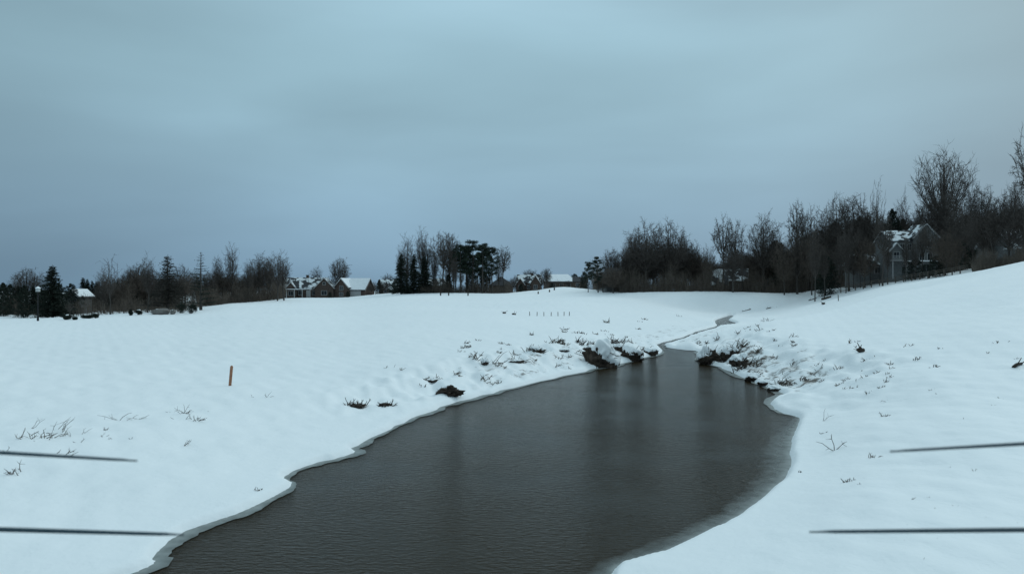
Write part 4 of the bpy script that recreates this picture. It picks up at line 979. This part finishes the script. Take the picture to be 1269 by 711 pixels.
r = random.Random(77)
for i in range(95):
    if i < 45: px = r.uniform(925, 1110); py = 418 + (px - 925) * .14 + r.uniform(-14, 52); lab, g = 'tiny wisp of dead grass on the snowy right slope', 'wisps of dead grass on the right slope'
    elif i < 80: px = r.uniform(555, 800); py = 452 - (px - 555) * .14 + r.uniform(-26, 16); lab, g = 'tiny wisp of dead grass on the far left bank', 'wisps of dead grass on the far left bank'
    else: px = r.uniform(1080, 1260); py = r.uniform(410, 700); lab, g = 'tiny wisp of dead grass on the open right snow', 'wisps of dead grass on the open right snow'
    q = at(px, py)
    if gz(q.x, q.y) < .12: continue
    stalks(px, py, r.uniform(3, 9), r.uniform(3, 8) if i < 80 else r.uniform(3, 6), r.randint(4, 9) if i < 80 else 4, lab, 400 + i, r.choice([M_grass, M_grass, M_reed]), 1.0, q.y * .00042 if i < 80 else q.y * .0003, grp=g)

# ------------------------------------------------------------------ the aircraft that carries the camera: its rotors show at both sides
def drone():
    e = empty('drone', (0, 0, CZ)); tag(e, 'small drone whose thin dark rotor blades reach in at both sides of the photo', 'drone')
    k = .45 / F
    def blade(side, hub, tip):
        # a slim twisted blade from the hub to the tip, seen nearly edge-on
        b = MB(); d = (tip - hub); L_ = d.length; d.normalize(); back = Vector((0, 1, 0)); upv = Vector((0, 0, 1)); n = 14; rows = []
        for i in range(n + 1):
            t = i / n; c = .0034 * (.9 + .2 * math.sin(math.pi * min(1, t * 1.1 + .1))) * (1 if t < .88 else max(.12, math.sqrt(max(0, 1 - ((t - .88) / .12) ** 2)))); tw = R(6 - 4 * t)
            p = hub + d * L_ * t; u = back * math.cos(tw) + upv * math.sin(tw); v = upv * math.cos(tw) - back * math.sin(tw); h = .0012 * (1 - .5 * t)
            i0 = len(b.v); b.v += [tuple(p - u * c), tuple(p - u * c * .2 + v * h), tuple(p + u * c), tuple(p - u * c * .2 - v * h)]
            if i: [b.f.append((i0 - 4 + j, i0 - 4 + (j + 1) % 4, i0 + (j + 1) % 4, i0 + j)) for j in range(4)]
        b.f.append((0, 1, 2, 3)); i0 = len(b.v) - 4; b.f.append((i0 + 3, i0 + 2, i0 + 1, i0))
        b.build('rotor_blade', M_blade, e, True)
    def P(px, py): return Vector(((px - CX) * k, .45, -(py - HY) * k))
    for (x0, y0, x1, y1) in ((0, 560.5, 170, 570.5), (0, 655.5, 228, 662), (1269, 549.5, 1103, 559), (1269, 656, 1003, 658.5)):
        tip = P(x1, y1); ed = P(x0, y0); hub = tip + (ed - tip) * (.175 / (ed - tip).length if False else 1.0); sgn = -1 if x0 < 600 else 1
        t = (sgn * .42 - tip.x) / (ed.x - tip.x); hub = tip + (ed - tip) * t
        blade(sgn, hub, tip); blade(sgn, hub, hub + (hub - tip))
        MB().tube([hub + Vector((0, 0, -.006)), hub + Vector((0, 0, .008))], [.012, .010], 14, True).build('hub', M_drone, e, True)
    for sgn in (-1, 1):
        MB().tube([Vector((sgn * .42, .45, -.125)), Vector((sgn * .42, .45, -.147))], [.016, .016], 16, True).build('motor', M_black, e, True)
        MB().tube([Vector((sgn * .42, .45, -.136)), Vector((sgn * .06, -.16, -.08))], [.009, .011], 10, True).build('arm', M_drone, e, True)
    MB().blob((0, -.22, -.05), (.08, .13, .045), random.Random(1), .04, 24, 14).build('shell', M_drone, e, True)
drone()
